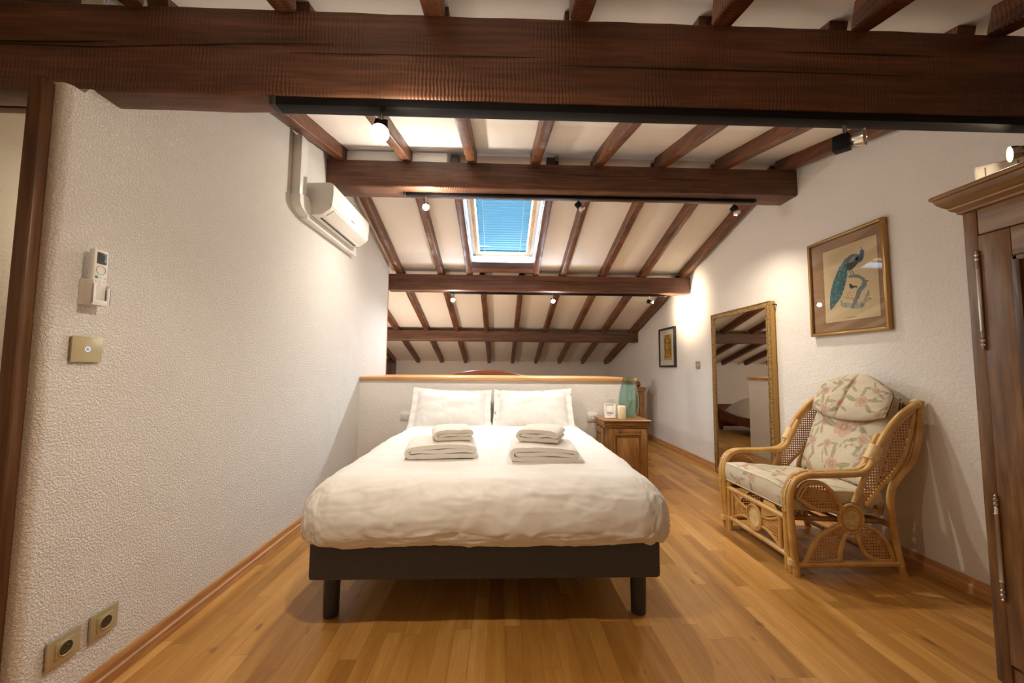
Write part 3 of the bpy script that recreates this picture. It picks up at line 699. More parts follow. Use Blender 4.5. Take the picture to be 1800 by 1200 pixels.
# taller cabinet standing at the right wall behind
cb = thing('bedside_cabinet', 'tall brown wooden cabinet at the right wall, half hidden behind the nightstand', 'cabinet', (2.2, 6.15, 0))
obj('body', MB().box(1.96, 2.262, 6.0, 6.34, 0, .79, .004), M_NS, cb)
obj('top', ring_profile(1.96, 2.262, 6.0, 6.34, [(.0, .785), (.018, .795), (.020, .815), (.014, .83), (.026, .836), (.026, .852)]), M_NSX, cb)
framed_panel(cb, 1.98, 2.245, 6.0, .06, .77, (M_NS, M_NSX), name='door', st=.05)
m = MB().lathe([(.0001, 0), (.06, 0), (.082, .02), (.088, .045), (.078, .08), (.055, .098), (.0001, .104)], 28, T=Matrix.Translation((2.155, 6.12, .853)))
tag(obj('wooden_bowl', m, M_NS), 'small rounded brown object on top of the tall cabinet', 'bowl')

# vase, candle, small card holder on the nightstand
vs_ = thing('glass_vase', 'tall teal glass vase standing on the nightstand', 'vase', (1.262, 3.765, .667))
prof = [(.0001, .003), (.050, .003), (.066, .012), (.082, .045), (.094, .10), (.098, .15), (.093, .21), (.080, .275), (.066, .33), (.056, .365), (.052, .385)]
obj('outer_glass', MB().lathe(prof, 48, cap=False, T=Matrix.Translation((1.262, 3.765, .666))), M_VASE, vs_)
obj('rim', MB().tube([(1.262+.051*math.cos(a*pi/20), 3.765+.051*math.sin(a*pi/20), .666+.385) for a in range(40)], .0028, 8, closed=True), M_VASE, vs_)
prof2 = [(.0001, .016), (.046, .016), (.060, .024), (.076, .055), (.087, .10), (.091, .15), (.086, .21), (.073, .275), (.060, .33), (.051, .365), (.048, .385)]
obj('inner_glass', MB().lathe(prof2, 48, cap=False, T=Matrix.Translation((1.262, 3.765, .666))), M_VASE, vs_)
cd = thing('pillar_candle', 'cream pillar candle in front of the teal vase', 'candle', (1.148, 3.625, .667))
pr = [(.0001, 0), (.036, 0), (.037, .004), (.037, .116), (.035, .121), (.030, .119), (.022, .112), (.0001, .110)]
M_WAX, tw, bw = new_mat('cream_wax'); bw.inputs['Base Color'].default_value = (.80, .72, .50, 1); bw.inputs['Roughness'].default_value = .45; bw.inputs['Subsurface Weight'].default_value = .2
obj('wax', MB().lathe(pr, 32, T=Matrix.Translation((1.148, 3.625, .667))), M_WAX, cd)
obj('wick', MB().tube([(1.148, 3.625, .775), (1.149, 3.624, .784), (1.151, 3.624, .788)], .0012, 6), M_BLACKP, cd)
def sign_card(label, T, W, Hh, big=False):
    t = thing('framed_card', label, 'card', T.to_translation(), None)
    fr = MB(); b = .010
    for a in ((-W/2, -W/2+b, 0, Hh), (W/2-b, W/2, 0, Hh), (-W/2+b, W/2-b, 0, b), (-W/2+b, W/2-b, Hh-b, Hh)): fr.box(a[0], a[1], -.005, .006, a[2], a[3], .002, T=T)
    obj('frame', fr, M_WHITEP, t)
    obj('paper', MB().box(-W/2+b*.9, W/2-b*.9, -.001, .003, b*.9, Hh-b*.9, 0, T=T), M_WHITE, t)
    k = MB(); ink = flat('ink', (.06, .06, .07), .6); s_ = W*.30; zc_ = Hh*.66; lw = .0016 if not big else .0022
    for a in ((-s_, s_, zc_-s_, zc_-s_+lw), (-s_, s_, zc_+s_-lw, zc_+s_), (-s_, -s_+lw, zc_-s_, zc_+s_), (s_-lw, s_, zc_-s_, zc_+s_)): k.box(a[0], a[1], -.002, -.001, a[2], a[3], 0, T=T)
    k.box(-W*.27, W*.27, -.002, -.001, Hh*.325, Hh*.375, 0, T=T)
    for i in range(3): k.box(-W*.2, W*.2-.01*i, -.002, -.001, Hh*.25-i*Hh*.045, Hh*.257-i*Hh*.045, 0, T=T)
    obj('printed_lines', k, ink, t)
    pr_ = MB().add([T @ Vector(p) for p in ((-W*.2, .006, Hh*.75), (W*.2, .006, Hh*.75), (W*.2, .055, .0), (-W*.2, .055, .0), (W*.2, .057, .002), (-W*.2, .057, .002))], [(0, 1, 2, 3), (3, 2, 4, 5)])
    obj('stand', pr_, M_BLACKP, t, smooth=0)
    return t
def CT(x, y, z, yaw, lean): return Matrix.Translation((x, y, z)) @ Matrix.Rotation(yaw, 4, 'Z') @ Matrix.Rotation(-lean, 4, 'X')
sign_card('small white framed card leaning back on the nightstand', CT(1.045, 3.655, .669, math.radians(-12), math.radians(14)), .108, .138)

# ------------------------------------------------------------------ sleigh bed in the far part
sb = thing('sleigh_bed', 'dark reddish wooden sleigh bed behind the partition wall', 'bed', (-.2, 6.4, 0))
HX0, HX1 = -1.0, .60
arch = [(HX0, .0), (HX0, .98)] + [(HX0+(HX1-HX0)*i/24, .98+.116*math.sin(pi*i/24)**1.5) for i in range(1, 24)] + [(HX1, .98), (HX1, .0)]
obj('headboard', MB().prism(arch, 'y', 5.30, 5.345), M_MAHOG, sb)
rail = smoothpath([(p[0], 5.322, p[1]) for p in arch[1:-1:2]], 3); obj('headboard_rail', MB().tube(rail, .020, 10), M_MAHOG, sb)
fprof = [(7.34, .06), (7.40, .06), (7.41, .30), (7.44, .38), (7.48, .42), (7.49, .45), (7.46, .47), (7.42, .45), (7.38, .38), (7.35, .30), (7.34, .20)]
obj('footboard', MB().prism(fprof, 'x', HX0, HX1), M_MAHOG, sb)
for x in (HX0, HX1-.035):
    pl = [(5.34, .16), (7.38, .16), (7.42, .43), (7.20, .36), (6.8, .31), (5.34, .31)]
    sr_ = obj('side_rail', MB().prism(pl, 'x', x, x+.035), M_MAHOG, sb)
    obj('moulding', MB().box(x-.006, x+.041, 5.35, 7.36, .215, .235, .005), M_MAHOG, sr_)
for x in (HX0+.04, HX1-.04):
    for y in (5.36, 7.38): obj('foot', MB().lathe([(.035, 0), (.045, .03), (.03, .07), (.05, .17)], 4, T=Matrix.Translation((x, y, 0))@Matrix.Rotation(pi/4, 4, 'Z')), M_MAHOG, sb)
obj('bed_box', MB().box(HX0+.035, HX1-.035, 5.345, 7.36, .18, .30), M_MAHOG, sb)
def bc(u, v):
    a, b = u*2-1, v*2-1
    z = .30+.36*(max(0, 1-abs(a)**4)**.5)*(max(0, 1-abs(b)**6)**.5)
    p = Vector((-.2+a*.755, 6.34+b*.985, z)); p.z += .012*noise.noise(Vector((a*10, b*3, 1))); return p
M_BCOV = noisy('cream_cover', (.72, .66, .54), (.82, .77, .66), 6, rough=.9, bs=.4, bd=.02, bscale=12)
tag(obj('bed_cover', MB().grid(bc, 50, 60), M_BCOV, smooth=180), 'rounded cream bed cover on the sleigh bed, seen in the mirror', 'bedding')

# ------------------------------------------------------------------ air conditioner
ac = thing('air_conditioner', 'white wall-mounted air conditioner high on the left wall', 'air conditioner', (XL, 3.05, 2.2))
AY0, AY1 = 2.685, 3.415
prof = [(-1.405, 2.435), (-1.23, 2.440), (-1.208, 2.436), (-1.200, 2.425), (-1.197, 2.36), (-1.204, 2.262), (-1.212, 2.250), (-1.262, 2.214), (-1.285, 2.206), (-1.345, 2.205), (-1.362, 2.225), (-1.375, 2.32), (-1.385, 2.36), (-1.405, 2.37)]
obj('body', MB().prism(prof, 'y', AY0, AY1), M_WHITEP, ac, smooth=30)
obj('front_panel', MB().prism([(-1.2, 2.432), (-1.194, 2.425), (-1.191, 2.36), (-1.199, 2.268), (-1.205, 2.266)], 'y', AY0-.003, AY1+.003), M_WHITEP, ac, smooth=40)
obj('louvre', MB().prism([(-1.206, 2.258), (-1.204, 2.252), (-1.257, 2.213), (-1.262, 2.217)], 'y', AY0+.05, AY1-.03), M_WHITEP, ac)
obj('air_slot', MB().prism([(-1.292, 2.2075), (-1.292, 2.203), (-1.310, 2.203), (-1.310, 2.2075)], 'y', AY0+.06, AY1-.03), M_BLACKP, ac)
m = MB()
for i, (a, b_) in enumerate([(0, .012), (.015, .024), (.027, .036), (.039, .048), (.051, .058)]): m.box(-1.1975, -1.1912, 3.03+a, 3.03+b_, 2.292, 2.303 if i % 2 == 0 else 2.300)
obj('brand_mark', m, M_GREYP, ac, smooth=0)
obj('mounting_plate', MB().box(-1.409, -1.398, AY0+.02, AY1-.02, 2.22, 2.43, .002), M_GREYP, ac)
td = thing('cable_duct', 'white plastic cable duct running down the wall and under the air conditioner', 'duct', (XL, 2.6, 2.2))
obj('vertical_duct', MB().box(XL, -1.349, 2.535, 2.625, 2.245, 2.70, .006), M_WHITEP, td)
obj('elbow', MB().prism([(2.528, 2.285), (2.634, 2.31), (2.70, 2.20+.04), (2.66, 2.175), (2.56, 2.205), (2.534, 2.235)], 'x', XL, -1.343), M_WHITEP, td)
obj('horizontal_duct', MB().box(XL, -1.355, 2.66, 3.55, 2.165, 2.232, .008), M_WHITEP, td)
obj('end_cap', MB().box(XL, -1.352, 3.53, 3.565, 2.162, 2.235, .008), M_WHITEP, td)

# ------------------------------------------------------------------ remote in its holder
rc = thing('remote_control', 'white air conditioner remote with small display, standing in a wall holder', 'remote control', (-1.385, 1.342, 1.36))
RY, RX = 1.342, -1.372
obj('body', MB().box(-1.392, RX, RY-.0245, RY+.0245, 1.352, 1.530, .006, 3), M_WHITEP, rc)
obj('display', MB().box(RX-.001, RX+.0008, RY-.016, RY+.016, 1.480, 1.520, .0006), flat('lcd', (.09, .10, .09), .2), rc)
obj('display', MB().box(RX+.0008, RX+.0012, RY-.009, RY+.008, 1.488, 1.511), flat('lcd_digits', (.045, .05, .045), .3), rc, label='faint dark digits on the display')
obj('dial_ring', MB().tube([(RX+.0005, RY+.015*math.cos(a*pi/18), 1.459+.015*math.sin(a*pi/18)) for a in range(36)], .0009, 6, closed=True), M_CHROME, rc)
M_TEAL = flat('teal_button', (.02, .32, .28), .4)
def button(y, z, r, mt, parent): return obj('button', MB().lathe([(r, 0), (r, .001), (r*.7, .0016), (.0001, .0016)], 16, T=Matrix.Translation((RX, y, z))@Matrix.Rotation(pi/2, 4, 'Y')), mt, parent)
b_ = button(RY-.013, 1.434, .0048, M_TEAL, rc); b_['label'] = 'teal power button'
for (dy, z) in ((.002, 1.434), (.016, 1.434), (-.013, 1.421), (.001, 1.420), (.015, 1.421), (-.012, 1.408), (.001, 1.407)): button(RY+dy, z, .0036, M_WHITEP, rc)
rh = thing('remote_holder', 'white plastic holder cupping the remote on the left wall', 'holder', (XL, 1.345, 1.335))
m = MB(); m.box(XL, -1.394, RY-.030, RY+.030, 1.337, 1.425, .002); m.box(-1.396, RX+.009, RY-.030, RY-.0265, 1.342, 1.423, .001); m.box(-1.396, RX+.009, RY+.0265, RY+.030, 1.342, 1.410, .001)
m.box(-1.396, RX+.009, RY-.030, RY+.030, 1.337, 1.3415, .002); m.box(RX+.005, RX+.009, RY-.030, RY-.019, 1.339, 1.41, .001); m.box(RX+.005, RX+.009, RY+.019, RY+.030, 1.339, 1.40, .001); m.box(RX+.005, RX+.009, RY-.020, RY+.020, 1.339, 1.355, .001)
obj('cup', m, M_WHITEP, rh)

# ------------------------------------------------------------------ switches and sockets
def touch_switch(label, wall, y0, y1, z0, z1, s=1):
    x = wall; t = thing('light_switch', label, 'switch', (x, (y0+y1)/2, z0))
    obj('back_plate', MB().box(min(x, x+s*.008), max(x, x+s*.008), y0+.003, y1-.003, z0+.003, z1-.003, .001), M_GOLDD, t)
    obj('glass_plate', MB().box(min(x+s*.008, x+s*.012), max(x+s*.008, x+s*.012), y0, y1, z0, z1, .001), M_GOLD, t)
    yc, zc2 = (y0+y1)/2, (z0+z1)/2
    obj('led_ring', MB().tube([(x+s*.0122, yc+.0075*math.cos(a*pi/12), zc2+.0075*math.sin(a*pi/12)) for a in range(24)], .0008, 6, closed=True), M_LED, t)
touch_switch('champagne coloured touch switch with a blue ring, below the remote', XL, 1.297, 1.394, 1.145, 1.231)
touch_switch('small champagne switch on the right wall between small picture and mirror', XR, 4.665, 4.755, 1.146, 1.236, -1)
def socket(label, y0, y1, z0, z1, grp):
    t = thing('wall_socket', label, 'socket', (XL, (y0+y1)/2, z0), grp); yc, zc2 = (y0+y1)/2, (z0+z1)/2
    obj('back_plate', MB().box(XL, XL+.006, y0+.002, y1-.002, z0+.002, z1-.002, .001), M_CHROME, t)
    obj('plate', MB().box(XL+.006, XL+.011, y0, y1, z0, z1, .0012), M_GOLD, t)
    obj('insert', MB().box(XL+.010, XL+.014, yc-.027, yc+.027, zc2-.026, zc2+.026, .0012), M_GOLD, t)
    R_ = Matrix.Translation((XL+.014, yc, zc2))@Matrix.Rotation(pi/2, 4, 'Y')
    obj('collar', MB().lathe([(.0195, -.001), (.0225, -.001), (.0225, .002), (.0205, .003), (.0195, .002)], 32, T=R_, cap=False), M_GOLD, t)
    obj('recess', MB().lathe([(.0200, .0018), (.0190, .0008), (.0001, .0006)], 32, T=R_, cap=False), flat('recess_dark', (.07, .055, .028), .5, .2), t)
    obj('earth_pin', MB().tube([(XL+.013, yc, zc2+.010), (XL+.024, yc, zc2+.010)], [.0024, .0020], 10), M_CHROME, t)
    hm = MB()
    for dy in (-.0095, .0095): hm.lathe([(.0028, .0009), (.0001, .0012)], 12, T=R_@Matrix.Translation((0, dy, 0)), cap=False)
    obj('pin_holes', hm, M_BLACKP, t)
SG = 'champagne sockets low on the left wall'
socket('champagne wall socket low on the left wall, the nearer of the two', 1.303, 1.401, .181, .266, SG)
socket('champagne wall socket low on the left wall, the farther of the two', 1.431, 1.527, .181, .267, SG)
for (x0, x1, z0, z1, lb) in ((-.995, -.890, .612, .690, 'white double socket on the partition, left of the pillows'), (.895, .990, .606, .688, 'white socket plate on the partition, beside the nightstand')):
    t = thing('partition_socket', lb, 'socket', ((x0+x1)/2, BY0+.01, z0))
    obj('plate', MB().box(x0, x1, BY0+.002, BY0+.012, z0, z1, .002), M_WHITEP, t)
    for xx in ((x0*2+x1)/3-.006, (x0+2*x1)/3+.006):
        p_ = obj('insert', MB().box(xx-.021, xx+.021, BY0-.001, BY0+.003, z0+.014, z1-.014, .001), M_WHITEP, t)
        for dx in (-.009, .009): obj('pin_hole', MB().box(xx+dx-.002, xx+dx+.002, BY0-.0018, BY0, (z0+z1)/2-.003, (z0+z1)/2+.003), M_BLACKP, p_)

# ------------------------------------------------------------------ standing mirror
mr = thing('standing_mirror', 'tall mirror with carved gilt frame standing against the right wall', 'mirror', (2.43, 3.82, 0))
MY0, MY1, MZ0, MZ1, MXF, FW = 3.340, 4.298, .012, 1.755, 2.400, .052
TILT = Matrix.Translation((2.42, 0, MZ0)) @ Matrix.Rotation(math.radians(MIRROR_TILT), 4, 'Y') @ Matrix.Translation((-2.42, 0, -MZ0))
M_GILT = noisy('gilt_carving', (.10, .05, .015), (.46, .29, .09), 60, rough=.33, bs=1.0, bd=.006, bscale=90)
M_GILTS = flat('gilt_side', (.42, .235, .05), .4, .15)
m = MB()
for a in ((MY0, MY0+FW, MZ0, MZ1), (MY1-FW, MY1, MZ0, MZ1), (MY0+FW, MY1-FW, MZ0, MZ0+FW), (MY0+FW, MY1-FW, MZ1-FW, MZ1)): m.box(MXF+.008, MXF+.052, a[0], a[1], a[2], a[3], .003, T=TILT)
obj('frame', m, M_GILTS, mr)
m = MB(); random.seed(11)
def leafrow(p0, p1):
    p0, p1 = Vector(p0), Vector(p1); L = (p1-p0).length; n = int(L/.022); d = (p1-p0).normalized()
    sd = Vector((0, d.z, -d.y))
    for i in range(n):
        c = p0+(p1-p0)*((i+.5)/n); sg = 1 if i % 2 else -1
        for (off, rr, dp) in ((.011*sg, .010, .006), (-.010*sg, .006, .005)):
            cc = c+sd*off; vs = []; k = 6
            vs = [cc+Vector((-dp, 0, 0))] + [cc+(d*math.cos(2*pi*j/k+.4*sg)*rr*1.15+sd*math.sin(2*pi*j/k)*rr) + Vector((.003, 0, 0)) for j in range(k)]
            m.add(vs, [(0, 1+j, 1+(j+1) % k) for j in range(k)], T=TILT)
h2 = FW/2; xf = MXF+.006
leafrow((xf, MY0+h2, MZ0), (xf, MY0+h2, MZ1)); leafrow((xf, MY1-h2, MZ0), (xf, MY1-h2, MZ1)); leafrow((xf, MY0+FW, MZ0+h2), (xf, MY1-FW, MZ0+h2)); leafrow((xf, MY0+FW, MZ1-h2), (xf, MY1-FW, MZ1-h2))
for (a0, a1, b0, b1) in ((MY0, MY0+.008, MZ0, MZ1), (MY0+FW-.008, MY0+FW, MZ0+FW-.008, MZ1-FW+.008), (MY1-.008, MY1, MZ0, MZ1), (MY1-FW, MY1-FW+.008, MZ0+FW-.008, MZ1-FW+.008), (MY0, MY1, MZ0, MZ0+.008), (MY0, MY1, MZ1-.008, MZ1), (MY0+FW-.008, MY1-FW+.008, MZ0+FW-.008, MZ0+FW), (MY0+FW-.008, MY1-FW+.008, MZ1-FW, MZ1-FW+.008)):
    m.box(MXF, MXF+.009, a0, a1, b0, b1, .002, T=TILT)
m.box(MXF+.006, MXF+.009, MY0, MY0+FW, MZ0, MZ1, 0, T=TILT); m.box(MXF+.006, MXF+.009, MY1-FW, MY1, MZ0, MZ1, 0, T=TILT); m.box(MXF+.006, MXF+.009, MY0+FW, MY1-FW, MZ0, MZ0+FW, 0, T=TILT); m.box(MXF+.006, MXF+.009, MY0+FW, MY1-FW, MZ1-FW, MZ1, 0, T=TILT)
obj('carving', m, M_GILT, mr, smooth=30)
obj('mirror_glass', MB().box(MXF+.012, MXF+.016, MY0+FW-.004, MY1-FW+.004, MZ0+FW-.004, MZ1-FW+.004, 0, T=TILT), flat('mirror_silver', (.80, .79, .76), .015, 1.0), mr, smooth=0)
obj('hook', MB().tube([(2.425, MY0-.012, MZ1-.035), (2.46, MY0-.012, MZ1-.035)], .006, 8), M_BLACKP, mr)

# ------------------------------------------------------------------ framed pictures
def flat_poly(m, pts, x, mi): m.add([(x, a, b) for a, b in pts], [list(range(len(pts)))], mi)
pk = thing('framed_picture', 'large framed print of a blue peacock on a branch, brown mount, above the armchair', 'picture', (XR, 2.62, 1.39))
PY0, PY1, PZ0, PZ1 = 2.318, 2.925, 1.395, 2.118
m = MB(); fwid = .020
for a in ((PY0, PY0+fwid, PZ0, PZ1), (PY1-fwid, PY1, PZ0, PZ1), (PY0+fwid, PY1-fwid, PZ0, PZ0+fwid), (PY0+fwid, PY1-fwid, PZ1-fwid, PZ1)): m.box(2.425, 2.459, a[0], a[1], a[2], a[3], .004)
M_GF = flat('antique_gold', (.42, .24, .07), .3, .45)
obj('frame', m, M_GF, pk)
m = MB(); f2 = .008
for (o, ww) in ((.020, .006),):
    for a in ((PY0+o, PY0+o+ww, PZ0+o, PZ1-o), (PY1-o-ww, PY1-o, PZ0+o, PZ1-o), (PY0+o, PY1-o, PZ0+o, PZ0+o+ww), (PY0+o, PY1-o, PZ1-o-ww, PZ1-o)): m.box(2.431, 2.45, a[0], a[1], a[2], a[3], .002)
obj('inner_fillet', m, flat('dark_gold', (.16, .08, .03), .35, .3), pk)
obj('mount', MB().box(2.441, 2.447, PY0+.02, PY1-.02, PZ0+.02, PZ1-.02), flat('brown_mount', (.36, .22, .125), .8), pk, smooth=0)
ART = {'paper':[[2.802,2.02],[2.397,2.028],[2.364,1.491],[2.767,1.485]],
'head':[[2.494,1.947],[2.484,1.956],[2.471,1.951],[2.463,1.935],[2.469,1.918],[2.474,1.894],[2.489,1.877],[2.507,1.874],[2.529,1.888],[2.528,1.914],[2.509,1.925],[2.497,1.93]],
'body':[[2.508,1.928],[2.554,1.943],[2.588,1.931],[2.609,1.902],[2.602,1.86],[2.598,1.842],[2.56,1.84],[2.521,1.865],[2.502,1.885]],
'wing':[[2.518,1.928],[2.545,1.928],[2.575,1.906],[2.581,1.89],[2.548,1.888],[2.51,1.896]],
'tail':[[2.593,1.933],[2.634,1.904],[2.667,1.859],[2.7,1.813],[2.724,1.763],[2.744,1.703],[2.75,1.649],[2.751,1.584],[2.734,1.591],[2.701,1.622],[2.663,1.656],[2.635,1.708],[2.612,1.765],[2.598,1.815],[2.598,1.85]],
'branch':[[2.589,1.8],[2.562,1.802],[2.525,1.795],[2.491,1.771],[2.47,1.75],[2.459,1.714],[2.473,1.692],[2.501,1.672],[2.516,1.641],[2.546,1.596],[2.567,1.565],[2.585,1.576],[2.564,1.616],[2.543,1.655],[2.532,1.687],[2.513,1.704],[2.494,1.721],[2.492,1.746],[2.518,1.769],[2.554,1.78],[2.587,1.786]],
'twig':[[2.47,1.745],[2.439,1.731],[2.46,1.727]],
'bird':[[2.587,1.742],[2.575,1.74],[2.558,1.723],[2.535,1.718],[2.526,1.703],[2.549,1.71],[2.568,1.703],[2.586,1.716]],
'fol':[[2.661,1.615],[2.611,1.616],[2.565,1.599],[2.501,1.605],[2.477,1.634],[2.449,1.67],[2.446,1.645],[2.465,1.607],[2.494,1.57],[2.539,1.56],[2.614,1.576],[2.652,1.596]],
'leg1':[[2.584,1.84],[2.573,1.806],[2.569,1.805],[2.578,1.84]],'leg2':[[2.567,1.84],[2.551,1.802],[2.546,1.8],[2.562,1.841]],
'crest':[[2.491,1.972],[2.483,1.956],[2.481,1.955],[2.482,1.971]],
'cap':[[2.623,1.509],[2.547,1.508],[2.547,1.504],[2.623,1.505]]}
PYA, PYB, PZA, PZB = 2.378, 2.795, 1.488, 2.024
m = MB(); cols = [('art_cream', (.72, .58, .36)), ('art_blue', (.035, .11, .19)), ('art_teal', (.06, .19, .24)), ('art_dark', (.06, .075, .085)), ('art_grey', (.20, .24, .25)), ('art_haze', (.42, .43, .38)), ('art_fleck', (.20, .38, .34)), ('art_line', (.30, .19, .10))]
am = [flat(n_, c_, .8) for n_, c_ in cols]
def rnd(pts, k=4): return [(p.x, p.y) for p in smoothpath([(a, b, 0) for a, b in pts], k, True)]
X_ = 2.4405
flat_poly(m, [(PYA, PZA), (PYB, PZA), (PYB, PZB), (PYA, PZB)], X_, 0)
for a in ((PYA-.006, PYA-.003, PZA-.006, PZB+.006), (PYB+.003, PYB+.006, PZA-.006, PZB+.006), (PYA-.006, PYB+.006, PZA-.006, PZA-.003), (PYA-.006, PYB+.006, PZB+.003, PZB+.006)): flat_poly(m, [(a[0], a[2]), (a[1], a[2]), (a[1], a[3]), (a[0], a[3])], X_, 7)
def fan(pts, x, mi, k=4):
    q = rnd(pts, k); c = (sum(a for a, b in q)/len(q), sum(b for a, b in q)/len(q)); flat_poly(m, q, x, mi)
fan(ART['fol'], X_-.0003, 5); fan(ART['branch'], X_-.0006, 4, 2); flat_poly(m, ART['twig'], X_-.0006, 4); fan(ART['tail'], X_-.0009, 2, 2); fan(ART['body'], X_-.0012, 3); fan(ART['wing'], X_-.0015, 4); fan(ART['head'], X_-.0015, 1, 3)
flat_poly(m, ART['leg1'], X_-.0012, 3); flat_poly(m, ART['leg2'], X_-.0012, 3); flat_poly(m, ART['crest'], X_-.0015, 1); fan(ART['bird'], X_-.0009, 3, 2); flat_poly(m, ART['cap'], X_-.0006, 7)
random.seed(3)
def inside(p, poly):
    c = False; n = len(poly)
    for i in range(n):
        a, b = poly[i], poly[i-1]
        if (a[1] > p[1]) != (b[1] > p[1]) and p[0] < (b[0]-a[0])*(p[1]-a[1])/(b[1]-a[1])+a[0]: c = not c
    return c
for i in range(260):
    p = (random.uniform(2.59, 2.752), random.uniform(1.58, 1.93))
    if inside(p, ART['tail']):
        r_ = random.uniform(.0035, .0065); mi_ = random.choice([1, 6, 6, 3]); flat_poly(m, [(p[0]+r_*.7*math.cos(a), p[1]+r_*1.5*math.sin(a)) for a in [j*pi/3 for j in range(6)]], X_-.0012-.00002*i/10, mi_)
for i in range(60):    # leaves and grasses round the branch foot
    c = (random.uniform(2.44, 2.66), random.uniform(1.57, 1.68)); a = random.uniform(0, pi); l = random.uniform(.008, .02)
    if inside(c, [(2.67, 1.56), (2.67, 1.62), (2.6, 1.69), (2.5, 1.62), (2.44, 1.70), (2.43, 1.62), (2.5, 1.55)]):
        d_ = (math.cos(a), math.sin(a)); n_ = (-d_[1]*.15, d_[0]*.15); flat_poly(m, [(c[0]-d_[0]*l, c[1]-d_[1]*l), (c[0]+n_[0]*l, c[1]+n_[1]*l), (c[0]+d_[0]*l, c[1]+d_[1]*l), (c[0]-n_[0]*l, c[1]-n_[1]*l)], X_-.0009, random.choice([3, 4, 4]))
obj('peacock_print', m, am, pk, smooth=0, label='cream print with a blue peacock on a bare branch')
obj('glass_pane', MB().box(2.434, 2.436, PY0+.018, PY1-.018, PZ0+.018, PZ1-.018), M_PANE, pk, smooth=0)

pc = thing('framed_picture', 'small black framed line drawing of a face on yellow paper, beyond the mirror', 'picture', (XR, 5.56, 1.165))
QY0, QY1, QZ0, QZ1 = 5.290, 5.820, 1.165, 1.742
m = MB(); b_ = .028
for a in ((QY0, QY0+b_, QZ0, QZ1), (QY1-b_, QY1, QZ0, QZ1), (QY0+b_, QY1-b_, QZ0, QZ0+b_), (QY0+b_, QY1-b_, QZ1-b_, QZ1)): m.box(2.425, 2.459, a[0], a[1], a[2], a[3], .004)
obj('frame', m, flat('black_frame', (.03, .026, .022), .35), pc)
obj('mount', MB().box(2.441, 2.446, QY0+.02, QY1-.02, QZ0+.02, QZ1-.02), M_WHITE, pc, smooth=0)
AY0_, AY1_, AZ0_, AZ1_ = 5.40, 5.655, 1.268, 1.642
obj('paper', MB().box(2.4395, 2.4412, AY0_, AY1_, AZ0_, AZ1_), noisy('ochre_paper', (.62, .36, .06), (.78, .50, .13), 6, bs=.05), pc, smooth=0, label='ochre yellow paper')
m = MB(); cyx, czx = 5.525, 1.475
def stroke(pts, r=.0042, k=5, closed=False): m.tube(smoothpath([(2.4385, cyx-a, czx+b) for a, b in pts], k, closed), r, 5, closed=closed, flatz=1)
stroke([(-.055, .10), (-.07, .03), (-.06, -.05), (-.02, -.105), (.03, -.11), (.06, -.06), (.062, .02), (.05, .09), (0, .125)], closed=True)
stroke([(-.10, .11), (-.105, .0), (-.085, -.09), (-.095, -.16)], .005); stroke([(.085, .10), (.09, .02), (.08, -.06), (.10, -.14)], .005)
stroke([(-.06, .13), (0, .155), (.07, .13)], .005); stroke([(-.045, .045), (-.028, .055), (-.012, .045)], .003); stroke([(.018, .045), (.034, .055), (.05, .045)], .003)
stroke([(.006, .05), (.014, -.01), (.002, -.02)], .003); stroke([(-.02, -.055), (.005, -.048), (.03, -.055), (.005, -.066)], .003, closed=True)
stroke([(-.09, -.14), (-.03, -.165), (.04, -.16), (.10, -.13)], .0045); stroke([(-.035, .03), (-.028, .036), (-.02, .03)], .004); stroke([(.03, .03), (.036, .036), (.043, .03)], .004)
obj('face_drawing', m, flat('sepia_ink', (.16, .06, .02), .8), pc)
obj('glass_pane', MB().box(2.433, 2.435, QY0+.02, QY1-.02, QZ0+.02, QZ1-.02), M_PANE, pc, smooth=0)

# ------------------------------------------------------------------ wardrobe
WX, WY0, WY1, WT = 1.850, .22, 1.452, 1.80
wd = thing('wardrobe', 'large brown wooden wardrobe with heavy cornice at the right edge', 'wardrobe', (2.15, .84, 0))
obj('carcass', MB().box(WX+.012, XR-.01, WY0, WY1-.002, .06, WT-.03, .004), M_WARD, wd)
obj('stile', MB().box(WX, WX+.03, WY1-.046, WY1, .0, WT-.03, .005), M_WARD, wd)
obj('stile', MB().box(WX, WX+.03, WY0, WY0+.046, .02, WT-.03, .005), M_WARD, wd)
obj('plinth', MB().box(WX+.006, XR-.01, WY0+.004, WY1-.003, 0, .07, .004), M_WARD, wd)
obj('frieze', MB().box(WX+.001, WX+.03, WY0+.047, WY1-.047, 1.665, WT-.03, .003), M_WARDY, wd)
def ring3(prof):
    m = MB(); vs = []
    for o, z in prof: vs += [(WX-o, WY0-o, z), (WX-o, WY1+o*.55, z), (XR-.01, WY1+o*.55, z), (XR-.01, WY0-o, z)]
    k = len(prof); fs = [[i*4+j, i*4+(j+1) % 4, (i+1)*4+(j+1) % 4, (i+1)*4+j] for i in range(k-1) for j in range(4)]
    return m.add(vs, fs+[[3, 2, 1, 0], [(k-1)*4+j for j in range(4)]])
obj('cornice', ring3([(.0, 1.762), (.012, 1.766), (.014, 1.774), (.026, 1.780), (.034, 1.786), (.034, 1.792), (.048, 1.800), (.062, 1.812), (.070, 1.824), (.071, 1.830), (.080, 1.833), (.083, 1.840), (.080, 1.848), (.076, 1.850)]), M_WARDY, wd)
mid = (WY0+WY1)/2
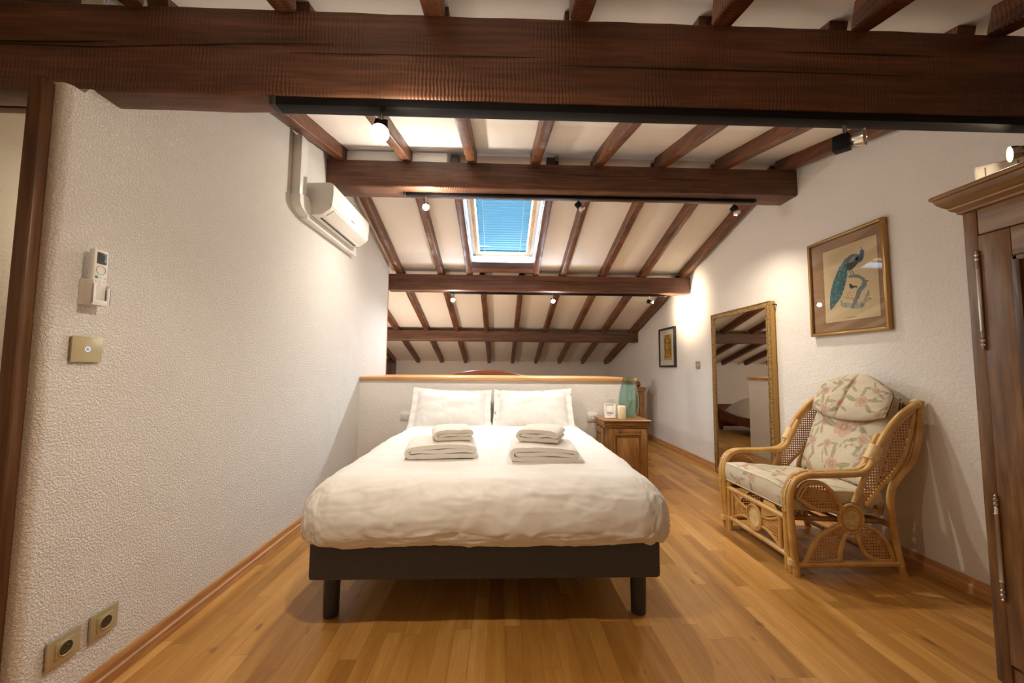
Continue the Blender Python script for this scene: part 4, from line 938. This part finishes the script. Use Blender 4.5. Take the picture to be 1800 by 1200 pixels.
for di, (y0, y1) in enumerate(((mid+.002, WY1-.048), (WY0+.048, mid-.002))):
    dz0, dz1 = .085, 1.660; st = .095
    m = MB(); m.box(WX-.006, WX+.018, y1-st, y1, dz0, dz1, .004); m.box(WX-.006, WX+.018, y0, y0+st, dz0, dz1, .004)
    dd = obj('door', m, M_WARD, wd)
    for z0, z1 in ((dz1-.105, dz1), (.82, .92), (dz0, dz0+.12)): obj('rail', MB().box(WX-.0055, WX+.018, y0+st, y1-st, z0, z1, .004), M_WARDY, dd)
    for z0, z1 in ((dz0+.12, .82), (.92, dz1-.105)):
        m = MB(); w_ = .022
        for a in ((y0+st-.002, y0+st+w_, z0, z1), (y1-st-w_, y1-st+.002, z0, z1), (y0+st, y1-st, z0, z0+w_), (y0+st, y1-st, z1-w_, z1)): m.box(WX-.012, WX+.008, a[0], a[1], a[2], a[3], .006)
        obj('moulding', m, M_WARDD, dd)
        obj('panel', MB().box(WX+.004, WX+.012, y0+st, y1-st, z0, z1), M_WARD, dd); obj('raised_field', MB().box(WX-.002, WX+.006, y0+st+.05, y1-st-.05, z0+.05, z1-.05, .006), M_WARD, dd)
    hy = y1 if di == 0 else y0
    for z0, z1 in ((1.215, 1.605), (.298, .684)):
        L_ = z1-z0; pr = [(.0001, 0), (.003, .003), (.006, .008), (.003, .014), (.0075, .018), (.0075, .026), (.004, .030), (.0075, .034), (.0075, .042), (.004, .046), (.0065, .050), (.0065, .070), (.0085, .073), (.0065, .077), (.0065, L_/2)]
        pr = pr+[(r, L_-z) for r, z in pr[::-1][1:]]
        obj('hinge', MB().lathe(pr, 14, T=Matrix.Translation((WX-.010, hy+(.002 if di == 0 else -.002), z0))), M_HINGE, dd, label='turned pewter hinge rod')
    if di == 0: obj('key_plate', MB().box(WX-.009, WX-.005, y0+.02, y0+.05, .85, 1.02, .003), M_HINGE, dd)
sign_card('large white framed card standing on top of the wardrobe', Matrix.Translation((1.985, 1.415, 1.851)) @ Matrix.Rotation(math.radians(-50), 4, 'Z') @ Matrix.Rotation(math.radians(-16), 4, 'X'), .14, .135, True)

# ------------------------------------------------------------------ rattan armchair
ch = thing('rattan_armchair', 'rattan armchair with cane panels beside the wardrobe and mirror', 'armchair', (2.0, 2.48, 0))
YN, YFR = 2.165, 2.835
R1 = .0185
def side(yc, s):
    """s=+1: inner direction is +y (near side); -1 far side"""
    P3 = lambda pts, dy=0: [(a, yc+s*dy, b) for a, b in pts]
    arm = [(1.655, .0), (1.640, .18), (1.632, .34), (1.634, .43), (1.665, .505), (1.725, .540), (1.80, .545), (1.93, .548), (2.04, .555), (2.10, .585), (2.135, .65), (2.20, .765), (2.30, .88), (2.40, .945)]
    fr = MB()
    fr.tube(smoothpath(P3(arm), 5), R1, 12)
    arm2 = [(a+.004 if i < 5 else a, b-.0 if i < 5 else b+.002) for i, (a, b) in enumerate(arm[:11])]
    fr.tube(smoothpath([(a+.0, yc+s*.036, b+.004) for a, b in arm[:12]], 5), R1*.95, 12)
    obj('arm_pole', fr, M_RATTAN, ch)
    br = MB(); bp_ = smoothpath([(a-(.016 if i < 4 else .010 if i < 6 else 0), yc+s*.018, b+(.0 if i < 4 else .014 if i < 6 else .018)) for i, (a, b) in enumerate(arm[2:10])], 8)
    br.tube(bp_, [.0055+.002*math.sin(i*1.9) for i in range(len(bp_))], 6); obj('braid', br, M_BIND, ch, label='pale braided trim')
    back = [(2.425, .965), (2.412, .85), (2.395, .74), (2.350, .62), (2.270, .535), (2.225, .47), (2.212, .38), (2.222, .22), (2.255, .03), (2.27, .0)]
    obj('back_leg', MB().tube(smoothpath(P3(back), 5), R1, 12), M_RATTAN, ch)
    wl = [(2.385, .915), (2.28, .83), (2.185, .725), (2.12, .62), (2.06, .50), (2.0, .39)]
    wr = [(2.385, .905), (2.365, .80), (2.315, .655), (2.235, .545), (2.15, .465), (2.07, .375)]
    f = MB(); f.tube(smoothpath(P3(wl, .004), 5), .014, 10); f.tube(smoothpath(P3(wr, .004), 5), .011, 10); obj('wing_frame', f, M_RATTAN, ch)
    def leaf(pts_a, pts_b, name='cane_panel'):
        A_ = smoothpath([(a, 0, b) for a, b in pts_a], 5); B_ = smoothpath([(a, 0, b) for a, b in pts_b], 5)
        poly = [(p.x, p.z) for p in A_]+[(p.x, p.z) for p in B_[::-1]]
        m = MB(); n = min(len(A_), len(B_)); vs = []
        for q in (A_, B_):
            vs += [(q[int(i*(len(q)-1)/(n-1))].x, yc+s*.004, q[int(i*(len(q)-1)/(n-1))].z) for i in range(n)]
        m.add(vs, [[i, i+1, n+i+1, n+i] for i in range(n-1)])
        return obj(name, m, M_CANE_XZ, ch, smooth=0)
    leaf(wl, wr)
    # medallion with four petals
    cx, cz = 1.978, .305
    md = MB()
    for rr, rt_ in ((.067, .010), (.052, .007)): md.tube([(cx+rr*math.cos(a*pi/20), yc, cz+rr*1.12*math.sin(a*pi/20)) for a in range(40)], rt_, 8, closed=True)
    obj('medallion_ring', md, M_RATTAN, ch)
    md = MB()
    for i in range(13):
        z = -.048+.096*i/12; hw = .047*math.sqrt(max(.02, 1-(z/.054)**2)); md.tube([(cx-hw, yc, cz+z*1.08), (cx+hw, yc, cz+z*1.08)], .0042, 6)
    obj('medallion_reeds', md, M_BIND, ch, label='pale horizontal reeds filling the round medallion')
    pet = [([(1.932, .355), (1.905, .41), (1.865, .465), (1.80, .505), (1.72, .50), (1.665, .43)], [(1.918, .335), (1.85, .352), (1.79, .355), (1.745, .375), (1.70, .405), (1.662, .425)]),
           ([(1.918, .275), (1.86, .25), (1.80, .215), (1.75, .16), (1.72, .10), (1.70, .07)], [(1.955, .235), (1.925, .185), (1.905, .13), (1.895, .08), (1.80, .065), (1.70, .065)]),
           ([(2.03, .275), (2.09, .255), (2.145, .215), (2.185, .16), (2.205, .10), (2.21, .07)], [(2.005, .24), (2.02, .18), (2.045, .125), (2.09, .085), (2.15, .072), (2.21, .068)])]
    for A_, B_ in pet:
        leaf(A_, B_); pf = MB()
        for q in (A_, B_):
            pf.tube(smoothpath([(a, yc, b) for a, b in q], 5), .0115, 8); pf.tube(smoothpath([(a*.94+.06*cx*1.0+(.0), yc-s*.006, b*.94+.06*cz) for a, b in q], 5), .0055, 6)
        obj('petal_frame', pf, M_RATTAN, ch)
    obj('side_stretcher', MB().tube([(1.655, yc, .060), (2.25, yc, .062)], .0165, 10), M_RATTAN, ch)
    # cane bindings
    for (p, d_, L_, r_) in (((2.142, .665), (.5, .86), .085, .033), ((2.405, .945), (.8, .3), .04, .027), ((1.640, .07), (0, 1), .03, .024), ((2.248, .065), (-.1, 1), .028, .022)):
        dv_ = Vector((d_[0], 0, d_[1])).normalized(); c = Vector((p[0], yc+s*(.014 if r_ > .03 else .004 if r_ < .024 else .010), p[1]))
        obj('binding', MB().tube([c-dv_*L_/2+dv_*L_*i/6 for i in range(7)], [r_*(1+.02*(i % 2)) for i in range(7)], 14), M_BIND, ch, label='pale cane binding')
side(YN, 1); side(YFR, -1)
# front: rails, posts, medallion and petals in the plane x = 1.645
FX = 1.650
m = MB(); y0, y1 = YN+.05, YFR-.05

for z in (.292, .088): obj('front_rail', MB().tube([(FX, y0-.02, z), (FX, y1+.02, z)], .0165, 10), M_RATTAN, ch)
for yy in (y0+.012, y1-.012): obj('front_post', MB().tube([(FX, yy, 0), (FX, yy, .33)], .015, 10), M_RATTAN, ch)
for yy in (y0+.055, y1-.055): obj('front_spindle', MB().tube([(FX-.002, yy, .10), (FX-.002, yy, .28)], .011, 8), M_RATTAN, ch)
yc_, zc_ = 2.50, .190
m = MB()
for rr, rt_ in ((.066, .009), (.053, .006)): m.tube([(FX-.004, yc_+rr*math.cos(a*pi/18), zc_+rr*1.15*math.sin(a*pi/18)) for a in range(36)], rt_, 8, closed=True)
obj('medallion_ring', m, M_RATTAN, ch)
m = MB()
for i in range(13):
    z = -.05+.10*i/12; hw = .048*math.sqrt(max(.02, 1-(z/.056)**2)); m.tube([(FX-.004, yc_-hw, zc_+z*1.1), (FX-.004, yc_+hw, zc_+z*1.1)], .0042, 6)
obj('medallion_reeds', m, M_BIND, ch, label='pale horizontal reeds filling the round medallion')
for sg in (-1, 1):
    m = MB(); cm_ = MB()
    ye = y0+.065 if sg < 0 else y1-.065; ym = yc_+sg*.066
    A_ = smoothpath([(FX, ym, zc_+.03), (FX, ym+(ye-ym)*.35, zc_+.035), (FX, ym+(ye-ym)*.7, zc_+.055), (FX, ye, .272)], 5)
    B_ = smoothpath([(FX, ym, zc_-.03), (FX, ym+(ye-ym)*.35, zc_-.035), (FX, ym+(ye-ym)*.7, zc_-.055), (FX, ye, .108)], 5)
    m.tube(A_, .0095, 8); m.tube(B_, .0095, 8); n = len(A_)
    cm_.add([tuple(p) for p in A_]+[tuple(p) for p in B_], [[i, i+1, n+i+1, n+i] for i in range(n-1)])
    obj('petal_frame', m, M_RATTAN, ch); obj('cane_panel', cm_, M_CANE_YZ, ch, smooth=0)
# seat and back structure
m = MB(); m.tube([(1.66, YN+.04, .30), (2.21, YN+.04, .275)], .015, 8); m.tube([(1.66, YFR-.04, .30), (2.21, YFR-.04, .275)], .015, 8); m.tube([(2.20, YN, .27), (2.20, YFR, .27)], .015, 8)
for i in range(5): m.tube([(1.74+.1*i, YN+.04, .300-.005*i), (1.74+.1*i, YFR-.04, .300-.005*i)], .010, 8)
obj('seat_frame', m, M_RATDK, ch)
m = MB(); m.tube([(2.415, YN, .93), (2.415, YFR, .93)], .016, 10); m.tube([(2.15, YN, .36), (2.15, YFR, .36)], .014, 10); m.tube([(2.24, YN, .05), (2.24, YFR, .05)], .014, 10)
for i in range(6):
    yy = YN+.09+i*(YFR-YN-.18)/5; m.tube([(2.15, yy, .36), (2.30, yy, .66), (2.415, yy, .93)], .009, 8)
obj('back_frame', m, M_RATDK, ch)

# floral cushions: the print is painted as a colour attribute on a dense grid
random.seed(21)
BASE = Vector((.60, .53, .40))
def make_print(W_, H_, n_fl, seed, hero=None):
    R_ = random.Random(seed); fl = list(hero or []); st = []
    for i in range(n_fl*12):
        if len(fl) >= n_fl+len(hero or []): break
        c = (R_.uniform(-W_*.46, W_*.46), R_.uniform(-H_*.46, H_*.46)); r = R_.uniform(.026, .046)
        if all(math.hypot(c[0]-f[0], c[1]-f[1]) > r+f[2]+.035 for f in fl): fl.append((c[0], c[1], r, R_.choice([5, 5, 6]), R_.uniform(0, 6), R_.random()))
    leaves = []; stems = []
    for f in fl:
        a0 = R_.uniform(0, 6)
        for k in range(R_.choice([3, 4])):
            a = a0+k*1.3+R_.uniform(-.2, .2); L = R_.uniform(1.2, 1.9)*f[2]+.012
            leaves.append((f[0]+math.cos(a)*(f[2]*.8+L*.5), f[1]+math.sin(a)*(f[2]*.8+L*.5), a+R_.uniform(-.4, .4), L*.55, L*.16))
        a = a0+.6; p = [f[0], f[1]]; seq = []
        for k in range(16): seq.append(tuple(p)); a += R_.uniform(-.35, .35)+.09; p[0] += math.cos(a)*.011; p[1] += math.sin(a)*.011
        stems.append(seq)
        for k in (7, 11, 15): leaves.append((seq[k][0], seq[k][1], a+R_.uniform(-1.2, 1.2), .014, .005)); 
    def col(x, y):
        c = BASE.copy(); nz = noise.noise(Vector((x*9+seed, y*9, 1))); c *= 1+.05*nz
        for sq in stems:
            if abs(sq[0][0]-x) > .2 or abs(sq[0][1]-y) > .2: continue
            d = min(math.hypot(x-a, y-b) for a, b in sq)
            if d < .0042: c = c.lerp(Vector((.24, .22, .13)), .7)
        for (lx, ly, la, a_, b_2) in leaves:
            dx, dy = x-lx, y-ly
            if abs(dx) > a_ or abs(dy) > a_: continue
            u = (dx*math.cos(la)+dy*math.sin(la))/a_; v = (-dx*math.sin(la)+dy*math.cos(la))/b_2
            q = abs(u)**1.6+v*v
            if q < 1: c = c.lerp(Vector((.24, .22, .12)) if abs(v) > .18 else Vector((.38, .34, .20)), .75)
        for (fx, fy, r, n_, ph, tint) in fl:
            dx, dy = x-fx, y-fy; d = math.hypot(dx, dy)
            if d > r*1.05: continue
            a = math.atan2(dy, dx); pet_ = r*(.74+.26*abs(math.cos(n_*(a+ph)/2)))
            if d < pet_:
                base_ = Vector((.37, .19, .13)).lerp(Vector((.22, .14, .13)), 1 if tint > .6 else 0)
                k = d/pet_; vein = .5+.5*math.cos(n_*(a+ph))
                cc = base_.lerp(Vector((.66, .44, .33)), .55*k+.25*vein)
                if d < r*.2: cc = Vector((.55, .40, .14))
                elif d < r*.30: cc = Vector((.30, .12, .09))
                if k > .93: cc = cc*.72
                c = c.lerp(cc, .80)
        return c
    return col
def cushion(name, fn, nu, nv, W_, H_, colf, label=None):
    """fn(a,b,side) with a,b in -1..1; two shells joined along the border"""
    m = MB(); cols_ = []
    for sg in (1, -1):
        m.grid(lambda u, v: fn(u*2-1, v*2-1, sg), nu, nv)
        for i in range(nu):
            for j in range(nv):
                x, y = (i/(nu-1)*2-1)*W_/2, (j/(nv-1)*2-1)*H_/2
                cols_.append(colf(x, y) if sg > 0 else colf(-x*.97, y*.98+.01))
    me_o = obj(name, m, M_FLORAL, ch, smooth=180, label=label); me = me_o.data
    at = me.color_attributes.new('print', 'FLOAT_COLOR', 'POINT')
    buf = []
    for c in cols_: buf += [c.x, c.y, c.z, 1.0]
    at.data.foreach_set('color', buf)
    return me_o
def puff(a, n=4.0, e=.5): return max(0, 1-abs(a)**n)**e
# seat cushion: boxy
SW, SD = .60, .56
def seat_fn(a, b, sg):
    y = 2.50 - a*SW/2*(1-.01*(b*b)); xx = 1.915 + b*SD/2
    k = puff(a, 9, .35)*puff(b, 9, .35)
    z = .386 - b*.022 + sg*(.018+.043*k) + (.010*puff(a, 2, 1)*puff(b, 2, 1) if sg > 0 else 0) + .005*noise.noise(Vector((a*3, b*3, 5)))
    shr = 1-(1-k)*.03
    return Vector((1.915+(xx-1.915)*shr, 2.50+(y-2.50)*shr, z))
def wrap_sides(o): pass
so = cushion('seat_cushion', seat_fn, 110, 110, .60, .58, make_print(.6, .58, 7, 3, [(.02, -.10, .05, 6, 1, .2)]), 'seat cushion in cream fabric with pink flowers')
def skirt(nu, fn, W_, colf, edges):
    pass
# side band of the seat cushion with piping
def band(o_name, fn, n=200):
    m = MB(); cols_ = []; ring = []
    for k in range(n):
        t = 4*k/n; s_ = int(t); f = t-s_; a, b = [(-1+2*f, -1), (1, -1+2*f), (1-2*f, 1), (-1, 1-2*f)][s_]; ring.append((a, b))
    nz_ = 12
    colf = make_print(2.4, .12, 14, 8)
    for (a, b) in ring:
        p0, p1 = fn(a, b, -1), fn(a, b, 1); c0 = Vector((1.915, 2.50, 0)); out = Vector((p0.x-c0.x, p0.y-c0.y, 0)).normalized()
        for j in range(nz_):
            v = j/(nz_-1); m.v.append(p0.lerp(p1, v)+out*.012*math.sin(pi*v)); 
    for k in range(n):
        for j in range(nz_-1): m.f.append([k*nz_+j, ((k+1) % n)*nz_+j, ((k+1) % n)*nz_+j+1, k*nz_+j+1]); m.m.append(0)
    for k in range(n):
        for j in range(nz_): cols_.append(colf((k/n-.5)*2.4, (j/(nz_-1)-.5)*.1))
    o = obj(o_name, m, M_FLORAL, so, smooth=180); at = o.data.color_attributes.new('print', 'FLOAT_COLOR', 'POINT'); buf = []
    for c in cols_: buf += [c.x, c.y, c.z, 1.0]
    at.data.foreach_set('color', buf)
    M_PIPE = flat('cream_piping', (.60, .52, .36), .8)
    for sg in (-1, 1): obj('piping', MB().tube([fn(a, b, sg) for a, b in ring[::2]], .0035, 6, closed=True), M_PIPE, so)
def seat_fn(a, b, sg):
    cr_ = .10; 
    y = 2.50 - a*SW/2; x = 1.915 + b*SD/2
    k = puff(a, 8, .5)*puff(b, 8, .5)
    zt = .060 if sg > 0 else -.058
    z = .388 - b*.020 + zt + sg*.012*k + (.008*noise.noise(Vector((a*2.5, b*2.5, 5))) if sg > 0 else 0)
    return Vector((x, y, z))
bpy.data.objects.remove(so)
so = cushion('seat_cushion', seat_fn, 110, 110, .60, .56, make_print(.6, .56, 7, 3, [(.02, -.10, .05, 6, 1, .2)]), 'seat cushion in cream fabric with pink flowers')
band('seat_band', seat_fn)
# back cushion, leaning
bd_ = Vector((.235, 0, .60)).normalized(); bn_ = Vector((-bd_.z, 0, bd_.x))
def back_fn(a, b, sg):
    c = Vector((2.185, 2.495, .44)) + bd_*(.31+b*.31); w_ = .285*(1-.10*max(0, b)**2-.02*a*a)
    top = -.05*(abs(a)**2.5)*max(0, b)
    k = puff(a, 4, .5)*puff(b, 4, .5)
    return c + Vector((0, -a*w_, 0)) + bd_*top + bn_*(sg*(.004+.060*k)+.008*noise.noise(Vector((a*2, b*3, 8)))*k)
cushion('back_cushion', back_fn, 110, 120, .58, .62, make_print(.58, .62, 8, 12, [(.02, .02, .074, 6, .4, .1), (-.14, .04, .034, 5, 1, .9), (.12, .06, .03, 5, 2, .9)]), 'back cushion in cream fabric with a large pink flower')
def head_fn(a, b, sg):
    c = Vector((2.185, 2.475, .44)) + bd_*(.50+b*.160) + bn_*.082
    w_ = .272*(1-.30*max(0, b)**3-.03*max(0, -b)); top = -.075*(abs(a)**2.4)*max(0, b)+.05*(abs(a)**2.2)*max(0, -b)
    k = puff(a, 4, .5)*puff(b, 4, .5); fold_ = -.016*math.exp(-((a-b*.15)/.035)**2)*k if sg > 0 else 0
    return c + Vector((0, -a*w_, 0)) + bd_*(top+.03) + bn_*(sg*(.003+.040*k)+fold_+.006*noise.noise(Vector((a*2.4, b*3, 3)))*k)
hc = cushion('head_cushion', head_fn, 110, 70, .54, .32, make_print(.54, .32, 5, 31, [(.13, -.04, .044, 5, 1, .2), (-.16, .02, .036, 5, 2, .9), (-.02, -.06, .034, 5, 0, .3), (.03, .09, .030, 5, 0, .8), (.20, .05, .028, 5, 1, .7)]), 'half round head cushion tied over the back')
